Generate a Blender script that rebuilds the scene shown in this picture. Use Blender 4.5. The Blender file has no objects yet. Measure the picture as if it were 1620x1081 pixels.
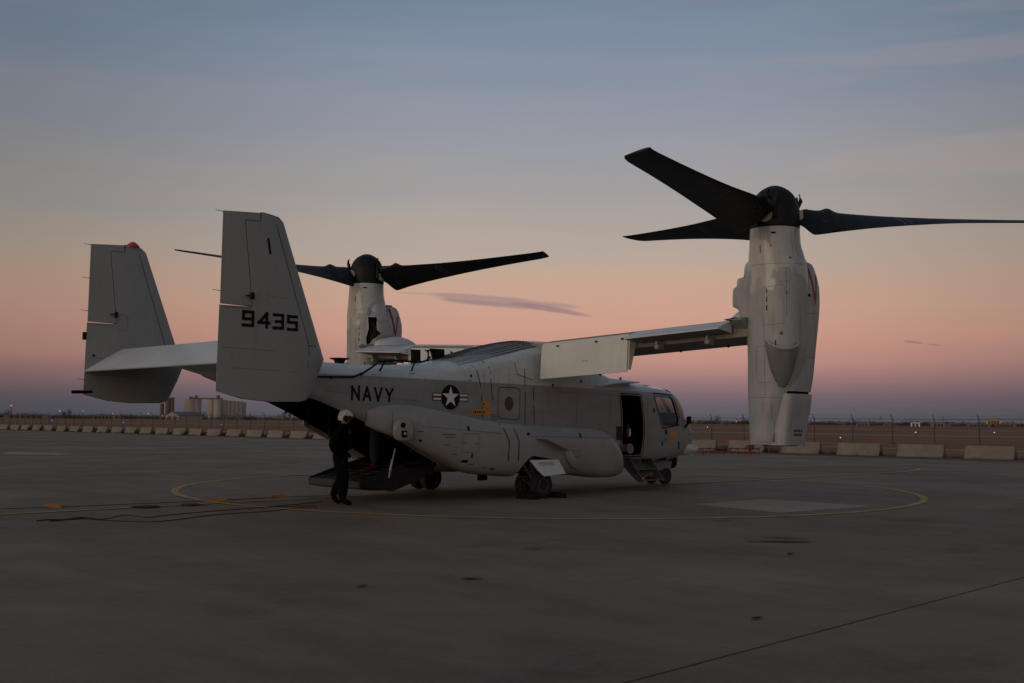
import bpy, bmesh, math, random
from mathutils import Vector, Matrix
from mathutils.bvhtree import BVHTree
random.seed(7)
R = math.radians
sc = bpy.context.scene
col = sc.collection

# ------------------------------------------------------------------ camera
cam_d = bpy.data.cameras.new('camera'); cam = bpy.data.objects.new('camera', cam_d); col.objects.link(cam)
fw = Vector((0.6919918, 0.71842391, 0.07081274)); rt = Vector((0.71976881, -0.69415767, 0.00883111)); up = Vector((-0.05549969, -0.04485775, 0.99745053))
M = Matrix((rt, up, -fw)).transposed().to_4x4(); M.translation = Vector((-20.0369395, -20.01477307, 1.72487332))
cam.matrix_world = M
cam_d.sensor_width = 36; cam_d.lens = 1773.04 / 1620 * 36
cam_d.clip_start = .1; cam_d.clip_end = 12000
sc.camera = cam

# ------------------------------------------------------------------ world: dusk sky
SUN_AZ, SUN_EL = R(176), R(5)
w = bpy.data.worlds.new('World'); sc.world = w; w.use_nodes = True
nt = w.node_tree; nt.nodes.clear(); N = nt.nodes.new; L = nt.links.new
def s2l(c):
    return tuple(((v/255)/12.92 if v/255 <= .04045 else ((v/255+.055)/1.055)**2.4) for v in c)
tc = N('ShaderNodeTexCoord'); sep = N('ShaderNodeSeparateXYZ'); L(tc.outputs['Generated'], sep.inputs[0])
def math_(op, a, b=None, clamp=False):
    n = N('ShaderNodeMath'); n.operation = op; n.use_clamp = clamp
    for i, v in enumerate((a, b)):
        if v is None: continue
        if isinstance(v, (int, float)): n.inputs[i].default_value = v
        else: L(v, n.inputs[i])
    return n.outputs[0]
el = math_('ARCSINE', sep.outputs[2])                     # elevation in radians
az = math_('ARCTAN2', sep.outputs[1], sep.outputs[0])
# soft wobble so that the bands are not ruler-straight
mp = N('ShaderNodeCombineXYZ'); L(math_('MULTIPLY', az, 1.6), mp.inputs[0]); L(math_('MULTIPLY', el, 14.), mp.inputs[1])
nz = N('ShaderNodeTexNoise'); nz.inputs['Scale'].default_value = 2.2; nz.inputs['Detail'].default_value = 5; nz.inputs['Roughness'].default_value = .5; L(mp.outputs[0], nz.inputs['Vector'])
wob = math_('MULTIPLY', math_('SUBTRACT', nz.outputs[0], .5), .05)
elw = math_('ADD', el, math_('MULTIPLY', wob, math_('MINIMUM', math_('MULTIPLY', math_('ABSOLUTE', el), 6.), 1.)))
def ramp(stops, fac, span=math.pi/2):
    r = N('ShaderNodeValToRGB'); e = r.color_ramp.elements
    while len(e) > 1: e.remove(e[-1])
    for i, (p, c) in enumerate(stops):
        x = e[0] if i == 0 else e.new(R(p)/span)
        x.position = max(0, R(p)/span); x.color = (*s2l(c), 1)
    L(fac, r.inputs[0]); return r.outputs[0]
f01 = math_('DIVIDE', elw, math.pi/2, True)
east = ramp([(0, (90, 90, 99)), (.6, (96, 92, 101)), (1.3, (118, 101, 109)), (2.1, (154, 119, 120)), (3.1, (187, 140, 129)), (4.4, (203, 154, 137)), (6.0, (202, 162, 143)), (7.3, (195, 166, 147)), (8.6, (183, 167, 155)), (10.2, (172, 163, 157)),
             (12., (162, 158, 158)), (14., (153, 154, 163)), (16., (143, 149, 163)), (18., (132, 144, 162)), (20, (122, 138, 157)), (22, (113, 130, 150)), (32, (100, 115, 130)), (50, (93, 104, 118)), (90, (89, 98, 111))], f01)
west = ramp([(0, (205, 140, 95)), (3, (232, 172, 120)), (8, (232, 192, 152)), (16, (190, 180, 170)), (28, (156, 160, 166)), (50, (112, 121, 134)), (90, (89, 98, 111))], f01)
# 0 away from the set sun, 1 towards it
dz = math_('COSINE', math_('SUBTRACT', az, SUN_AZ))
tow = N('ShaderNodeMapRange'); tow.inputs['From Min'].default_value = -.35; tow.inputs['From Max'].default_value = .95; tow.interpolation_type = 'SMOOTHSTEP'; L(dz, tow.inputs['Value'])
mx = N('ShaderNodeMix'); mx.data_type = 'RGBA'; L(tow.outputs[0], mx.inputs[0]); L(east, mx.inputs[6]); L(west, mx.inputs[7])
# cooler, darker sky towards both sides of the view; lens vignetting put into its colour
side = N('ShaderNodeMapRange'); side.interpolation_type = 'SMOOTHSTEP'; side.inputs['From Min'].default_value = R(5); side.inputs['From Max'].default_value = R(34); L(math_('ABSOLUTE', math_('SUBTRACT', az, R(43))), side.inputs['Value'])
sm = N('ShaderNodeMix'); sm.data_type = 'RGBA'; sm.blend_type = 'MULTIPLY'; sm.inputs[7].default_value = (.58, .61, .62, 1)
L(math_('MULTIPLY', side.outputs[0], math_('SUBTRACT', 1., tow.outputs[0])), sm.inputs[0]); L(mx.outputs[2], sm.inputs[6])
# broad faint cirrus
mp2 = N('ShaderNodeCombineXYZ'); L(math_('MULTIPLY', az, 2.3), mp2.inputs[0]); L(math_('ADD', math_('MULTIPLY', el, 20.), math_('MULTIPLY', az, 1.5)), mp2.inputs[1])
n2 = N('ShaderNodeTexNoise'); n2.inputs['Scale'].default_value = 1.7; n2.inputs['Detail'].default_value = 7; n2.inputs['Roughness'].default_value = .55; L(mp2.outputs[0], n2.inputs['Vector'])
ci = N('ShaderNodeMapRange'); ci.inputs['From Min'].default_value = .5; ci.inputs['From Max'].default_value = .72; ci.inputs['To Max'].default_value = .10; L(n2.outputs[0], ci.inputs['Value'])
cim = N('ShaderNodeMix'); cim.data_type = 'RGBA'; cim.inputs[7].default_value = (*s2l((176, 156, 152)), 1)
ck = N('ShaderNodeMapRange'); ck.inputs['From Min'].default_value = R(5); ck.inputs['From Max'].default_value = R(14); L(el, ck.inputs['Value'])
L(math_('MULTIPLY', ci.outputs[0], ck.outputs[0]), cim.inputs[0]); L(sm.outputs[2], cim.inputs[6])
cur = cim.outputs[2]
# small dusky clouds: (azimuth, elevation, half widths, tilt, strength)
def cloud(cur, a0, e0, wa, we, tilt, k, colr, sc_=1.):
    da = math_('SUBTRACT', az, R(a0)); de = math_('SUBTRACT', el, R(e0))
    de = math_('SUBTRACT', de, math_('MULTIPLY', da, tilt))
    c = N('ShaderNodeCombineXYZ'); L(math_('MULTIPLY', da, 16.), c.inputs[0]); L(math_('MULTIPLY', de, 110.), c.inputs[1]); c.inputs[2].default_value = a0
    n = N('ShaderNodeTexNoise'); n.inputs['Scale'].default_value = sc_; n.inputs['Detail'].default_value = 6; L(c.outputs[0], n.inputs['Vector'])
    d = math_('ADD', math_('POWER', math_('ABSOLUTE', math_('DIVIDE', da, R(wa))), 2.), math_('POWER', math_('ABSOLUTE', math_('DIVIDE', de, R(we))), 2.))
    m = math_('MULTIPLY', math_('SUBTRACT', 1.12, math_('ADD', d, math_('MULTIPLY', math_('SUBTRACT', n.outputs[0], .45), 2.2))), 1.6, True)
    x = N('ShaderNodeMix'); x.data_type = 'RGBA'; x.inputs[7].default_value = (*s2l(colr), 1)
    L(math_('MULTIPLY', m, k), x.inputs[0]); L(cur, x.inputs[6]); return x.outputs[2]
cur = cloud(cur, 46.7, 6.10, 3.8, .34, .075, .66, (156, 130, 131), 1.1)
cur = cloud(cur, 44.3, 5.74, 2.4, .17, .15, .7, (150, 120, 126), 1.2)
cur = cloud(cur, 47.6, 6.02, 2.2, .12, .08, .45, (150, 124, 128), 1.5)
cur = cloud(cur, 49.9, 6.42, 2.4, .08, .03, .4, (168, 138, 132), 1.3)
cur = cloud(cur, 26.3, 3.95, .55, .07, .12, .6, (140, 108, 118), 1.8); cur = cloud(cur, 25.4, 3.82, .4, .05, .12, .5, (140, 108, 118), 1.8)
cur = cloud(cur, 22.5, 21.0, 4.2, .55, .03, .75, (104, 104, 118), .9)
cur = cloud(cur, 25., 17.5, 8.5, .62, .02, .20, (166, 152, 152), .7)
cur = cloud(cur, 24., 12.6, 9., 1.1, .03, .2, (180, 158, 150), .6)
cur = cloud(cur, 21., 19.4, 5., .45, .02, .16, (160, 148, 150), .8)
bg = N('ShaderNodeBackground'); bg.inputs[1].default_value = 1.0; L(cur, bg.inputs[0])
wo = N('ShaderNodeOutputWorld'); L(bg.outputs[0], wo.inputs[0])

# afterglow of the sun, just set to the left behind the camera
sd = bpy.data.lights.new('sun', 'SUN'); sd.energy = .42; sd.angle = R(35); sd.color = (1, .84, .66)
so = bpy.data.objects.new('sun', sd); col.objects.link(so)
dv = Vector((math.cos(SUN_AZ)*math.cos(SUN_EL), math.sin(SUN_AZ)*math.cos(SUN_EL), math.sin(SUN_EL)))
so.rotation_euler = dv.to_track_quat('Z', 'Y').to_euler()
sc.view_settings.view_transform = 'Standard'; sc.view_settings.look = 'None'; sc.view_settings.exposure = 0; sc.view_settings.gamma = 1
sc.view_settings.use_curve_mapping = False

# ------------------------------------------------------------------ materials
def mat(name, c, rough=.6, metal=0., spec=.5, coat=0., var=.0, scale=3., bump=0., bscale=40., streak=0., emit=None, var2=None):
    m = bpy.data.materials.new(name); m.use_nodes = True; t = m.node_tree; b = t.nodes['Principled BSDF']
    b.inputs['Base Color'].default_value = (*c, 1); b.inputs['Roughness'].default_value = rough; b.inputs['Metallic'].default_value = metal
    b.inputs['Specular IOR Level'].default_value = spec; b.inputs['Coat Weight'].default_value = coat; b.inputs['Coat Roughness'].default_value = .12
    if emit: b.inputs['Emission Color'].default_value = (*emit[0], 1); b.inputs['Emission Strength'].default_value = emit[1]
    co = t.nodes.new('ShaderNodeTexCoord')
    cur = None
    if var:
        n = t.nodes.new('ShaderNodeTexNoise'); n.inputs['Scale'].default_value = scale; n.inputs['Detail'].default_value = 8; n.inputs['Roughness'].default_value = .6
        t.links.new(co.outputs['Object'], n.inputs['Vector'])
        r = t.nodes.new('ShaderNodeMapRange'); r.inputs['From Min'].default_value = .3; r.inputs['From Max'].default_value = .7
        r.inputs['To Min'].default_value = 1-var; r.inputs['To Max'].default_value = 1+var; t.links.new(n.outputs[0], r.inputs['Value'])
        x = t.nodes.new('ShaderNodeVectorMath'); x.operation = 'SCALE'; x.inputs[0].default_value = c; t.links.new(r.outputs[0], x.inputs['Scale'])
        cur = x.outputs[0]
        rr = t.nodes.new('ShaderNodeMapRange'); rr.inputs['To Min'].default_value = max(.05, rough-.1); rr.inputs['To Max'].default_value = min(1, rough+.12); t.links.new(n.outputs[0], rr.inputs['Value'])
        t.links.new(rr.outputs[0], b.inputs['Roughness'])
    if streak:
        mpn = t.nodes.new('ShaderNodeMapping'); mpn.inputs['Scale'].default_value = (5, 5, .55); t.links.new(co.outputs['Object'], mpn.inputs[0])
        n = t.nodes.new('ShaderNodeTexNoise'); n.inputs['Scale'].default_value = 2.2; n.inputs['Detail'].default_value = 7; t.links.new(mpn.outputs[0], n.inputs['Vector'])
        r = t.nodes.new('ShaderNodeMapRange'); r.inputs['From Min'].default_value = .55; r.inputs['From Max'].default_value = .8
        r.inputs['To Min'].default_value = 0; r.inputs['To Max'].default_value = streak; t.links.new(n.outputs[0], r.inputs['Value'])
        x = t.nodes.new('ShaderNodeMix'); x.data_type = 'RGBA'; x.inputs[7].default_value = (c[0]*.35, c[1]*.32, c[2]*.28, 1)
        t.links.new(r.outputs[0], x.inputs[0])
        if cur: t.links.new(cur, x.inputs[6])
        else: x.inputs[6].default_value = (*c, 1)
        cur = x.outputs[2]
    if cur: t.links.new(cur, b.inputs['Base Color'])
    if bump:
        n = t.nodes.new('ShaderNodeTexNoise'); n.inputs['Scale'].default_value = bscale; n.inputs['Detail'].default_value = 6; t.links.new(co.outputs['Object'], n.inputs['Vector'])
        bp = t.nodes.new('ShaderNodeBump'); bp.inputs['Strength'].default_value = bump; bp.inputs['Distance'].default_value = .02; t.links.new(n.outputs[0], bp.inputs['Height'])
        t.links.new(bp.outputs[0], b.inputs['Normal'])
    return m

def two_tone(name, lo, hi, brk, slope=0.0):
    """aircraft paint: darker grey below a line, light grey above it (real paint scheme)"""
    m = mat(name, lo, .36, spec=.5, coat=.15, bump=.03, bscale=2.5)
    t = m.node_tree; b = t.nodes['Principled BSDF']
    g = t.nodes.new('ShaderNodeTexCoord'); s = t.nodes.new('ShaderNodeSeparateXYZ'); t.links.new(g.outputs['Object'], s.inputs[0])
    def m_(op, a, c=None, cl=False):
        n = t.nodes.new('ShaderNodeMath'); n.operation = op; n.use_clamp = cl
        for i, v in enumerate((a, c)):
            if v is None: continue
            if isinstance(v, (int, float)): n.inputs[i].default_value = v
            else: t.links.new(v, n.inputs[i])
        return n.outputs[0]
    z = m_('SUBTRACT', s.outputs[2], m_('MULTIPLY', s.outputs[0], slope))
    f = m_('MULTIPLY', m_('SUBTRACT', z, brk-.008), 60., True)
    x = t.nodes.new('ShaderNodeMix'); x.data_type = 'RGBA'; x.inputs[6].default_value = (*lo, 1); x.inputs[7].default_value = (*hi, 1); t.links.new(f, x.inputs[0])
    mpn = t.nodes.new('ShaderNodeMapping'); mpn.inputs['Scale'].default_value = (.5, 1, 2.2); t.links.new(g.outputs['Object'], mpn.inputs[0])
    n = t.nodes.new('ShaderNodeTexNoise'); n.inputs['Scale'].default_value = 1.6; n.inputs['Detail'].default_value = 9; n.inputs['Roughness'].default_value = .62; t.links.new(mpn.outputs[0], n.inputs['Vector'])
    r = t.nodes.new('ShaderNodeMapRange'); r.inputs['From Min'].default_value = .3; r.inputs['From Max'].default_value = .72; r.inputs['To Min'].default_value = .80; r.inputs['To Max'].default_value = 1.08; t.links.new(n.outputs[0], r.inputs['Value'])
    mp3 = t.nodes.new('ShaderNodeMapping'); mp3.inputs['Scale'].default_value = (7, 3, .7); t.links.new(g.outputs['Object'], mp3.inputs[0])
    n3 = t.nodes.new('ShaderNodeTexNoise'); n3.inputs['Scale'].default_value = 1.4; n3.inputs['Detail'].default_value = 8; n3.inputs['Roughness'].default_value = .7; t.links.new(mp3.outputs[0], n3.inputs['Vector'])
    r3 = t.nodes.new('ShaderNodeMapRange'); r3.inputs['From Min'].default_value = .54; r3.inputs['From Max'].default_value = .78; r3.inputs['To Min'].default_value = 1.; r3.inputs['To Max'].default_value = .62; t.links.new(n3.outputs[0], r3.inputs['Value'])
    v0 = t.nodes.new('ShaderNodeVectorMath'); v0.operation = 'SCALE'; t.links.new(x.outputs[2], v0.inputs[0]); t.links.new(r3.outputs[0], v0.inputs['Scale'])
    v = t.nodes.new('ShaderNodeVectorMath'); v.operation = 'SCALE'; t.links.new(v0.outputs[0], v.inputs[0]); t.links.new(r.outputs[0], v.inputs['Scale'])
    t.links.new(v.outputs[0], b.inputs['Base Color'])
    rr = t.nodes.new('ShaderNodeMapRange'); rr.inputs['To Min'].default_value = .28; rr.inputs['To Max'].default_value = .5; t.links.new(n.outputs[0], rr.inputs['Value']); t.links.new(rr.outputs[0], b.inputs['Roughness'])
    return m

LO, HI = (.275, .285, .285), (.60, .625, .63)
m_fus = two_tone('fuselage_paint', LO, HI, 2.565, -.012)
m_grey = mat('grey_paint', LO, .38, coat=.15, var=.10, scale=1.3, streak=.25, bump=.02, bscale=3)
m_fin = mat('fin_paint', (.275, .288, .283), .42, coat=.1, var=.09, scale=.9, streak=.22)
m_nac = mat('nacelle_paint', (.42, .438, .435), .24, coat=.0, var=.13, scale=1.4, streak=.5, bump=.05, bscale=2.2)
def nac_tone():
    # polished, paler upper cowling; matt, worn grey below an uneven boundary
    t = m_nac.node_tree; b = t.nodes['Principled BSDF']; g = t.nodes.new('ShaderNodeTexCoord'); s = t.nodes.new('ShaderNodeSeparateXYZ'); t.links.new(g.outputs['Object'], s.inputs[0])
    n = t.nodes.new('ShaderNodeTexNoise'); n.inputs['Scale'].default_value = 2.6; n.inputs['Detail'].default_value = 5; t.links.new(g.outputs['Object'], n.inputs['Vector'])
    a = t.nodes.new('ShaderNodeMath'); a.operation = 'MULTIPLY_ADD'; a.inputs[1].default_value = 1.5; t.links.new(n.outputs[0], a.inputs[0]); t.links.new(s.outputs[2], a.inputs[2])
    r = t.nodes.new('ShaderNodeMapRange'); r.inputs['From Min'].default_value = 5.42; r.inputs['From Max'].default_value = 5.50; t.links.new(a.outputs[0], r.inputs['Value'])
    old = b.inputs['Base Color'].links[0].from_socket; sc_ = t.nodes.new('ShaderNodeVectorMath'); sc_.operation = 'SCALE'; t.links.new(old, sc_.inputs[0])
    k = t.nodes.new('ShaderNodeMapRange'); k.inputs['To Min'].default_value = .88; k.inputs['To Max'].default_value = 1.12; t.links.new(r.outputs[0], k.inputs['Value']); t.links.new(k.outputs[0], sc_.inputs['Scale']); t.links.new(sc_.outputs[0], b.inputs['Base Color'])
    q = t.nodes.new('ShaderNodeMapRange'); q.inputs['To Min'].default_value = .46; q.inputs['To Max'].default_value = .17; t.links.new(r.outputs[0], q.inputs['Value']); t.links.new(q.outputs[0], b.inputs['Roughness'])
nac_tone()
m_light = mat('light_grey_paint', HI, .34, coat=.2, var=.08, scale=1.5, streak=.2)
m_flap = mat('flap_paint', (.66, .67, .62), .42, var=.06, scale=1.2, streak=.15)
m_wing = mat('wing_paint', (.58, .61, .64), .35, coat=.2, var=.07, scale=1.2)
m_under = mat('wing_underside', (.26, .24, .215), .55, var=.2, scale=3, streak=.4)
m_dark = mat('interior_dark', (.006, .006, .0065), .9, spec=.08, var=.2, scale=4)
m_black = mat('rotor_black', (.0055, .0062, .0095), .5, spec=.28, coat=.0, var=.2, scale=4)
m_blackp = mat('black_paint', (.009, .009, .010), .6, spec=.15)
m_seam = mat('black_sealant', (.010, .010, .010), .7)
m_line = mat('panel_gap_dirt', (.09, .09, .086), .8)
m_tyre = mat('tyre_rubber', (.012, .012, .012), .8, var=.2, scale=9)
m_metal = mat('bare_metal', (.35, .35, .35), .35, metal=.9, var=.1)
m_gear = mat('gear_grey', (.09, .09, .09), .5, var=.3, scale=8)
m_rim = mat('wheel_rim', (.15, .15, .15), .4, var=.15, scale=10)
m_star = mat('insignia_white', (.75, .75, .75), .45)
m_red = mat('insignia_red', (.45, .02, .03), .45)
m_dred = mat('warning_red', (.28, .010, .016), .45, var=.15, scale=6)
m_orange = mat('rescue_orange', (.72, .25, .012), .5, var=.15, scale=20)
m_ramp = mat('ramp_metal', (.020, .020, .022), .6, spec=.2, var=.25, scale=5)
m_grill = mat('grille_dark', (.035, .035, .035), .6)
m_vent = mat('vent_grey', (.22, .24, .265), .5, var=.1)
m_blue = mat('denim', (.010, .014, .030), .9, var=.2, scale=20)
m_cloth = mat('dark_flight_suit', (.0045, .005, .008), .9, spec=.06, var=.35, scale=14, bump=.5, bscale=14)
m_skin = mat('skin', (.32, .17, .11), .55)
m_helm = mat('helmet_white', (.62, .62, .60), .4, var=.08, scale=12)
m_glove = mat('glove', (.02, .02, .02), .8)
m_visor = mat('visor_black', (.01, .01, .012), .15, coat=.6)
m_conc = mat('barrier_concrete', (.215, .195, .17), .9, var=.18, scale=1.6, streak=.3, bump=.4, bscale=18)
m_chock = mat('chock_yellow', (.28, .125, .015), .6, var=.25, scale=12)
m_cable = mat('cable_rubber', (.02, .018, .017), .8)
m_rope = mat('rope_brown', (.05, .035, .028), .9)
m_cloth2 = mat('red_shoe', (.06, .01, .01), .8, spec=.1)
def glass_mat(name, tint, tr):
    m = bpy.data.materials.new(name); m.use_nodes = True; t = m.node_tree; t.nodes.clear()
    o = t.nodes.new('ShaderNodeOutputMaterial'); g = t.nodes.new('ShaderNodeBsdfGlossy'); g.inputs['Roughness'].default_value = .03; g.inputs['Color'].default_value = (.9, .9, .9, 1)
    tb = t.nodes.new('ShaderNodeBsdfTransparent'); tb.inputs[0].default_value = (*tint, 1); mxs = t.nodes.new('ShaderNodeMixShader')
    lw = t.nodes.new('ShaderNodeLayerWeight'); lw.inputs[0].default_value = .5; fr = t.nodes.new('ShaderNodeMath'); fr.operation = 'POWER'; fr.inputs[1].default_value = 4.; t.links.new(lw.outputs['Facing'], fr.inputs[0])
    a = t.nodes.new('ShaderNodeMath'); a.operation = 'MULTIPLY_ADD'; a.inputs[1].default_value = .9; a.inputs[2].default_value = tr; a.use_clamp = True
    t.links.new(fr.outputs[0], a.inputs[0]); t.links.new(a.outputs[0], mxs.inputs[0]); t.links.new(tb.outputs[0], mxs.inputs[1]); t.links.new(g.outputs[0], mxs.inputs[2]); t.links.new(mxs.outputs[0], o.inputs[0])
    return m
m_glass = glass_mat('cockpit_glass', (.50, .48, .46), .14)
m_portrefl = mat('porthole_painted_reflection', (.085, .045, .045), .12)  # opaque film, not glass: reflected pink sky painted in as dark red

# ------------------------------------------------------------------ helpers
def finish(name, bm, m, parent=None, smooth=False, sharp=35):
    me = bpy.data.meshes.new(name); bm.normal_update(); bm.to_mesh(me); bm.free()
    return link(name, me, m, parent, smooth, sharp)
def link(name, me, m, parent=None, smooth=False, sharp=35):
    ms = m if isinstance(m, (list, tuple)) else [m]
    if len(me.materials) == 0:
        for x in ms: me.materials.append(x)
    if smooth:
        for p in me.polygons: p.use_smooth = True
        me.set_sharp_from_angle(angle=R(sharp))
    o = bpy.data.objects.new(name, me); col.objects.link(o)
    if parent: o.parent = parent
    return o
def empty(name, loc=(0, 0, 0), rz=0.):
    o = bpy.data.objects.new(name, None); col.objects.link(o); o.location = loc; o.rotation_euler = (0, 0, rz); o.empty_display_size = .2; return o
def tag(o, label=None, cat=None, group=None, kind=None):
    if label: o['label'] = label
    if cat: o['category'] = cat
    if group: o['group'] = group
    if kind: o['kind'] = kind
    return o
def copy_tree(o, parent=None):
    c = o.copy(); col.objects.link(c)
    if parent: c.parent = parent
    for ch in o.children: copy_tree(ch, c)
    return c
def box(bm, c, s, rot=None, bev=0.):
    r = bmesh.ops.create_cube(bm, size=1.); vs = r['verts']
    bmesh.ops.scale(bm, vec=s, verts=vs)
    if bev: 
        es = list({e for v in vs for e in v.link_edges}); g = bmesh.ops.bevel(bm, geom=es, offset=bev, segments=2, affect='EDGES', profile=.5); vs = [v for v in bm.verts if v in set(g['verts'])] or vs
        vs = list(set(g['verts']))
    if rot is not None: bmesh.ops.rotate(bm, cent=(0, 0, 0), matrix=rot, verts=vs)
    bmesh.ops.translate(bm, vec=c, verts=vs); return vs
def tube(bm, pts, r, n=8, caps=True):
    pts = [Vector(p) for p in pts]; rs = r if isinstance(r, (list, tuple)) else [r]*len(pts); rings = []
    ref = Vector((0, 0, 1))
    for i, p in enumerate(pts):
        d = (pts[min(i+1, len(pts)-1)]-pts[max(i-1, 0)]).normalized()
        a = d.cross(ref)
        if a.length < .05: a = d.cross(Vector((1, 0, 0)))
        a.normalize(); b = d.cross(a)
        rings.append([bm.verts.new(p+(a*math.cos(2*math.pi*k/n)+b*math.sin(2*math.pi*k/n))*rs[i]) for k in range(n)])
    for A, B in zip(rings, rings[1:]):
        for k in range(n): bm.faces.new((A[k], A[(k+1) % n], B[(k+1) % n], B[k]))
    if caps: bm.faces.new(rings[0][::-1]); bm.faces.new(rings[-1])
    return rings
def bridge(bm, rings, caps=True, closed=True):
    vr = [[bm.verts.new(p) for p in r] for r in rings]; n = len(vr[0])
    for A, B in zip(vr, vr[1:]):
        for k in range(n if closed else n-1):
            bm.faces.new((A[k], A[(k+1) % n], B[(k+1) % n], B[k]))
    if caps: bm.faces.new(vr[0][::-1]); bm.faces.new(vr[-1])
    return vr
def prism(bm, poly, axis, a, b):
    """polygon extruded along axis between a and b; poly in the other two coordinates"""
    def P(u, v, t): return {0: (t, u, v), 1: (u, t, v), 2: (u, v, t)}[axis]
    A = [bm.verts.new(P(u, v, a)) for u, v in poly]; B = [bm.verts.new(P(u, v, b)) for u, v in poly]; n = len(poly)
    fs = [bm.faces.new(A), bm.faces.new(B[::-1])]
    for k in range(n): fs.append(bm.faces.new((A[k], B[k], B[(k+1) % n], A[(k+1) % n])))
    bmesh.ops.recalc_face_normals(bm, faces=fs); return A+B
def rounded(poly, r, n=4):
    out = []; m = len(poly)
    for i in range(m):
        p = Vector(poly[i]); a = Vector(poly[i-1]); b = Vector(poly[(i+1) % m])
        da = (a-p); db = (b-p); q = min(r, da.length*.45, db.length*.45)
        s = p+da.normalized()*q; e = p+db.normalized()*q
        for k in range(n+1):
            t = k/n; out.append(tuple(s*(1-t)**2+p*2*t*(1-t)+e*t*t))
    return out
def lathe(bm, prof, c=(0, 0, 0), axis=2, n=28):
    rings = []
    for r, h in prof:
        ring = []
        for k in range(n):
            a = 2*math.pi*k/n; u, v = r*math.cos(a), r*math.sin(a)
            p = {2: (u, v, h), 1: (u, h, v), 0: (h, u, v)}[axis]; ring.append(Vector(p)+Vector(c))
        rings.append(ring)
    vr = bridge(bm, rings); bmesh.ops.recalc_face_normals(bm, faces=bm.faces[:]); return vr
def bool_(o, cutter, op='DIFFERENCE'):
    md = o.modifiers.new('b', 'BOOLEAN'); md.operation = op; md.object = cutter; md.solver = 'EXACT'
    try: md.material_mode = 'TRANSFER'
    except Exception: pass
    dg = bpy.context.evaluated_depsgraph_get(); dg.update(); me = bpy.data.meshes.new_from_object(o.evaluated_get(dg))
    o.modifiers.clear(); o.data = me; bpy.data.objects.remove(cutter)
def bvh(o):
    bm = bmesh.new(); bm.from_mesh(o.data); t = BVHTree.FromBMesh(bm); bm.free(); return t
def decal(name, polys, tree, m, parent, proud=.004, axis=1, origin=-20., direc=1., grid=.06, soft=None, depth=None):
    """flat outlines (x,z) laid on a surface by casting along an axis; thin but real film on the skin"""
    bm = bmesh.new()
    for p in polys:
        try: bm.faces.new([bm.verts.new((x, 0, z)) for x, z in p])
        except ValueError: pass
    xs = [v.co.x for v in bm.verts]; zs = [v.co.z for v in bm.verts]
    for lo, hi, no in ((min(xs), max(xs), (1, 0, 0)), (min(zs), max(zs), (0, 0, 1))):
        t = lo+grid
        while t < hi:
            bmesh.ops.bisect_plane(bm, geom=bm.verts[:]+bm.edges[:]+bm.faces[:], plane_co=(t*no[0], 0, t*no[2]), plane_no=no); t += grid
    bmesh.ops.triangulate(bm, faces=bm.faces[:])
    miss = []
    d = Vector((0, direc, 0)) if soft is None else Vector(soft).normalized()
    for v in bm.verts:
        if soft is None: st = Vector((v.co.x, origin, v.co.z))
        else: st = Vector((v.co.x, depth, v.co.z))-d*10
        h = tree.ray_cast(st, d, 60)
        if h[0] is not None:
            nn = h[1] if h[1].dot(d) < 0 else -h[1]
            v.co = h[0]+nn*proud
        else: miss.append(v)
    bmesh.ops.delete(bm, geom=miss, context='VERTS')
    return finish(name, bm, m, parent)
def strokes(lines, wdt):
    out = []
    for a, b in lines:
        a = Vector(a); b = Vector(b); d = (b-a).normalized(); n = Vector((-d.y, d.x))*wdt/2
        out.append([tuple(a-n), tuple(b-n), tuple(b+n), tuple(a+n)])
    return out
def polyline(pts, wdt):
    return strokes(list(zip(pts, pts[1:])), wdt)
def interp(tab, x):
    """smooth interpolation of a station table (sorted by first column)"""
    if x <= tab[0][0]: return tab[0][1:]
    if x >= tab[-1][0]: return tab[-1][1:]
    for i in range(len(tab)-1):
        if tab[i][0] <= x <= tab[i+1][0]: break
    p1, p2 = tab[i], tab[i+1]; p0 = tab[i-1] if i else p1; p3 = tab[i+2] if i+2 < len(tab) else p2
    h = p2[0]-p1[0]; t = (x-p1[0])/h; o = []
    for k in range(1, len(p1)):
        d = (p2[k]-p1[k])/h
        m1 = ((p2[k]-p0[k])/(p2[0]-p0[0])) if i else d; m2 = ((p3[k]-p1[k])/(p3[0]-p1[0])) if i+2 < len(tab) else d
        if i and (p1[k]-p0[k])*(p2[k]-p1[k]) <= 0: m1 = 0
        if i+2 < len(tab) and (p3[k]-p2[k])*(p2[k]-p1[k]) <= 0: m2 = 0
        t2, t3 = t*t, t*t*t
        o.append((2*t3-3*t2+1)*p1[k]+(t3-2*t2+t)*h*m1+(-2*t3+3*t2)*p2[k]+(t3-t2)*h*m2)
    return tuple(o)
def supere(cx, cy, ax, ay, n, cnt=36):
    out = []
    for k in range(cnt):
        a = 2*math.pi*(k+.5)/cnt; c, s = math.cos(a), math.sin(a)
        out.append((cx+ax*math.copysign(abs(c)**(2/n), c), cy+ay*math.copysign(abs(s)**(2/n), s)))
    return out

def catmull(pts, n_=8):
    out = []; P_ = [Vector(p) for p in pts]
    for i in range(len(P_)-1):
        p0, p1_, p2, p3 = P_[max(i-1, 0)], P_[i], P_[i+1], P_[min(i+2, len(P_)-1)]
        for k in range(n_):
            t = k/n_; out.append(.5*((2*p1_)+(-p0+p2)*t+(2*p0-5*p1_+4*p2-p3)*t*t+(-p0+3*p1_-3*p2+p3)*t**3))
    out.append(P_[-1]); return out

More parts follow.
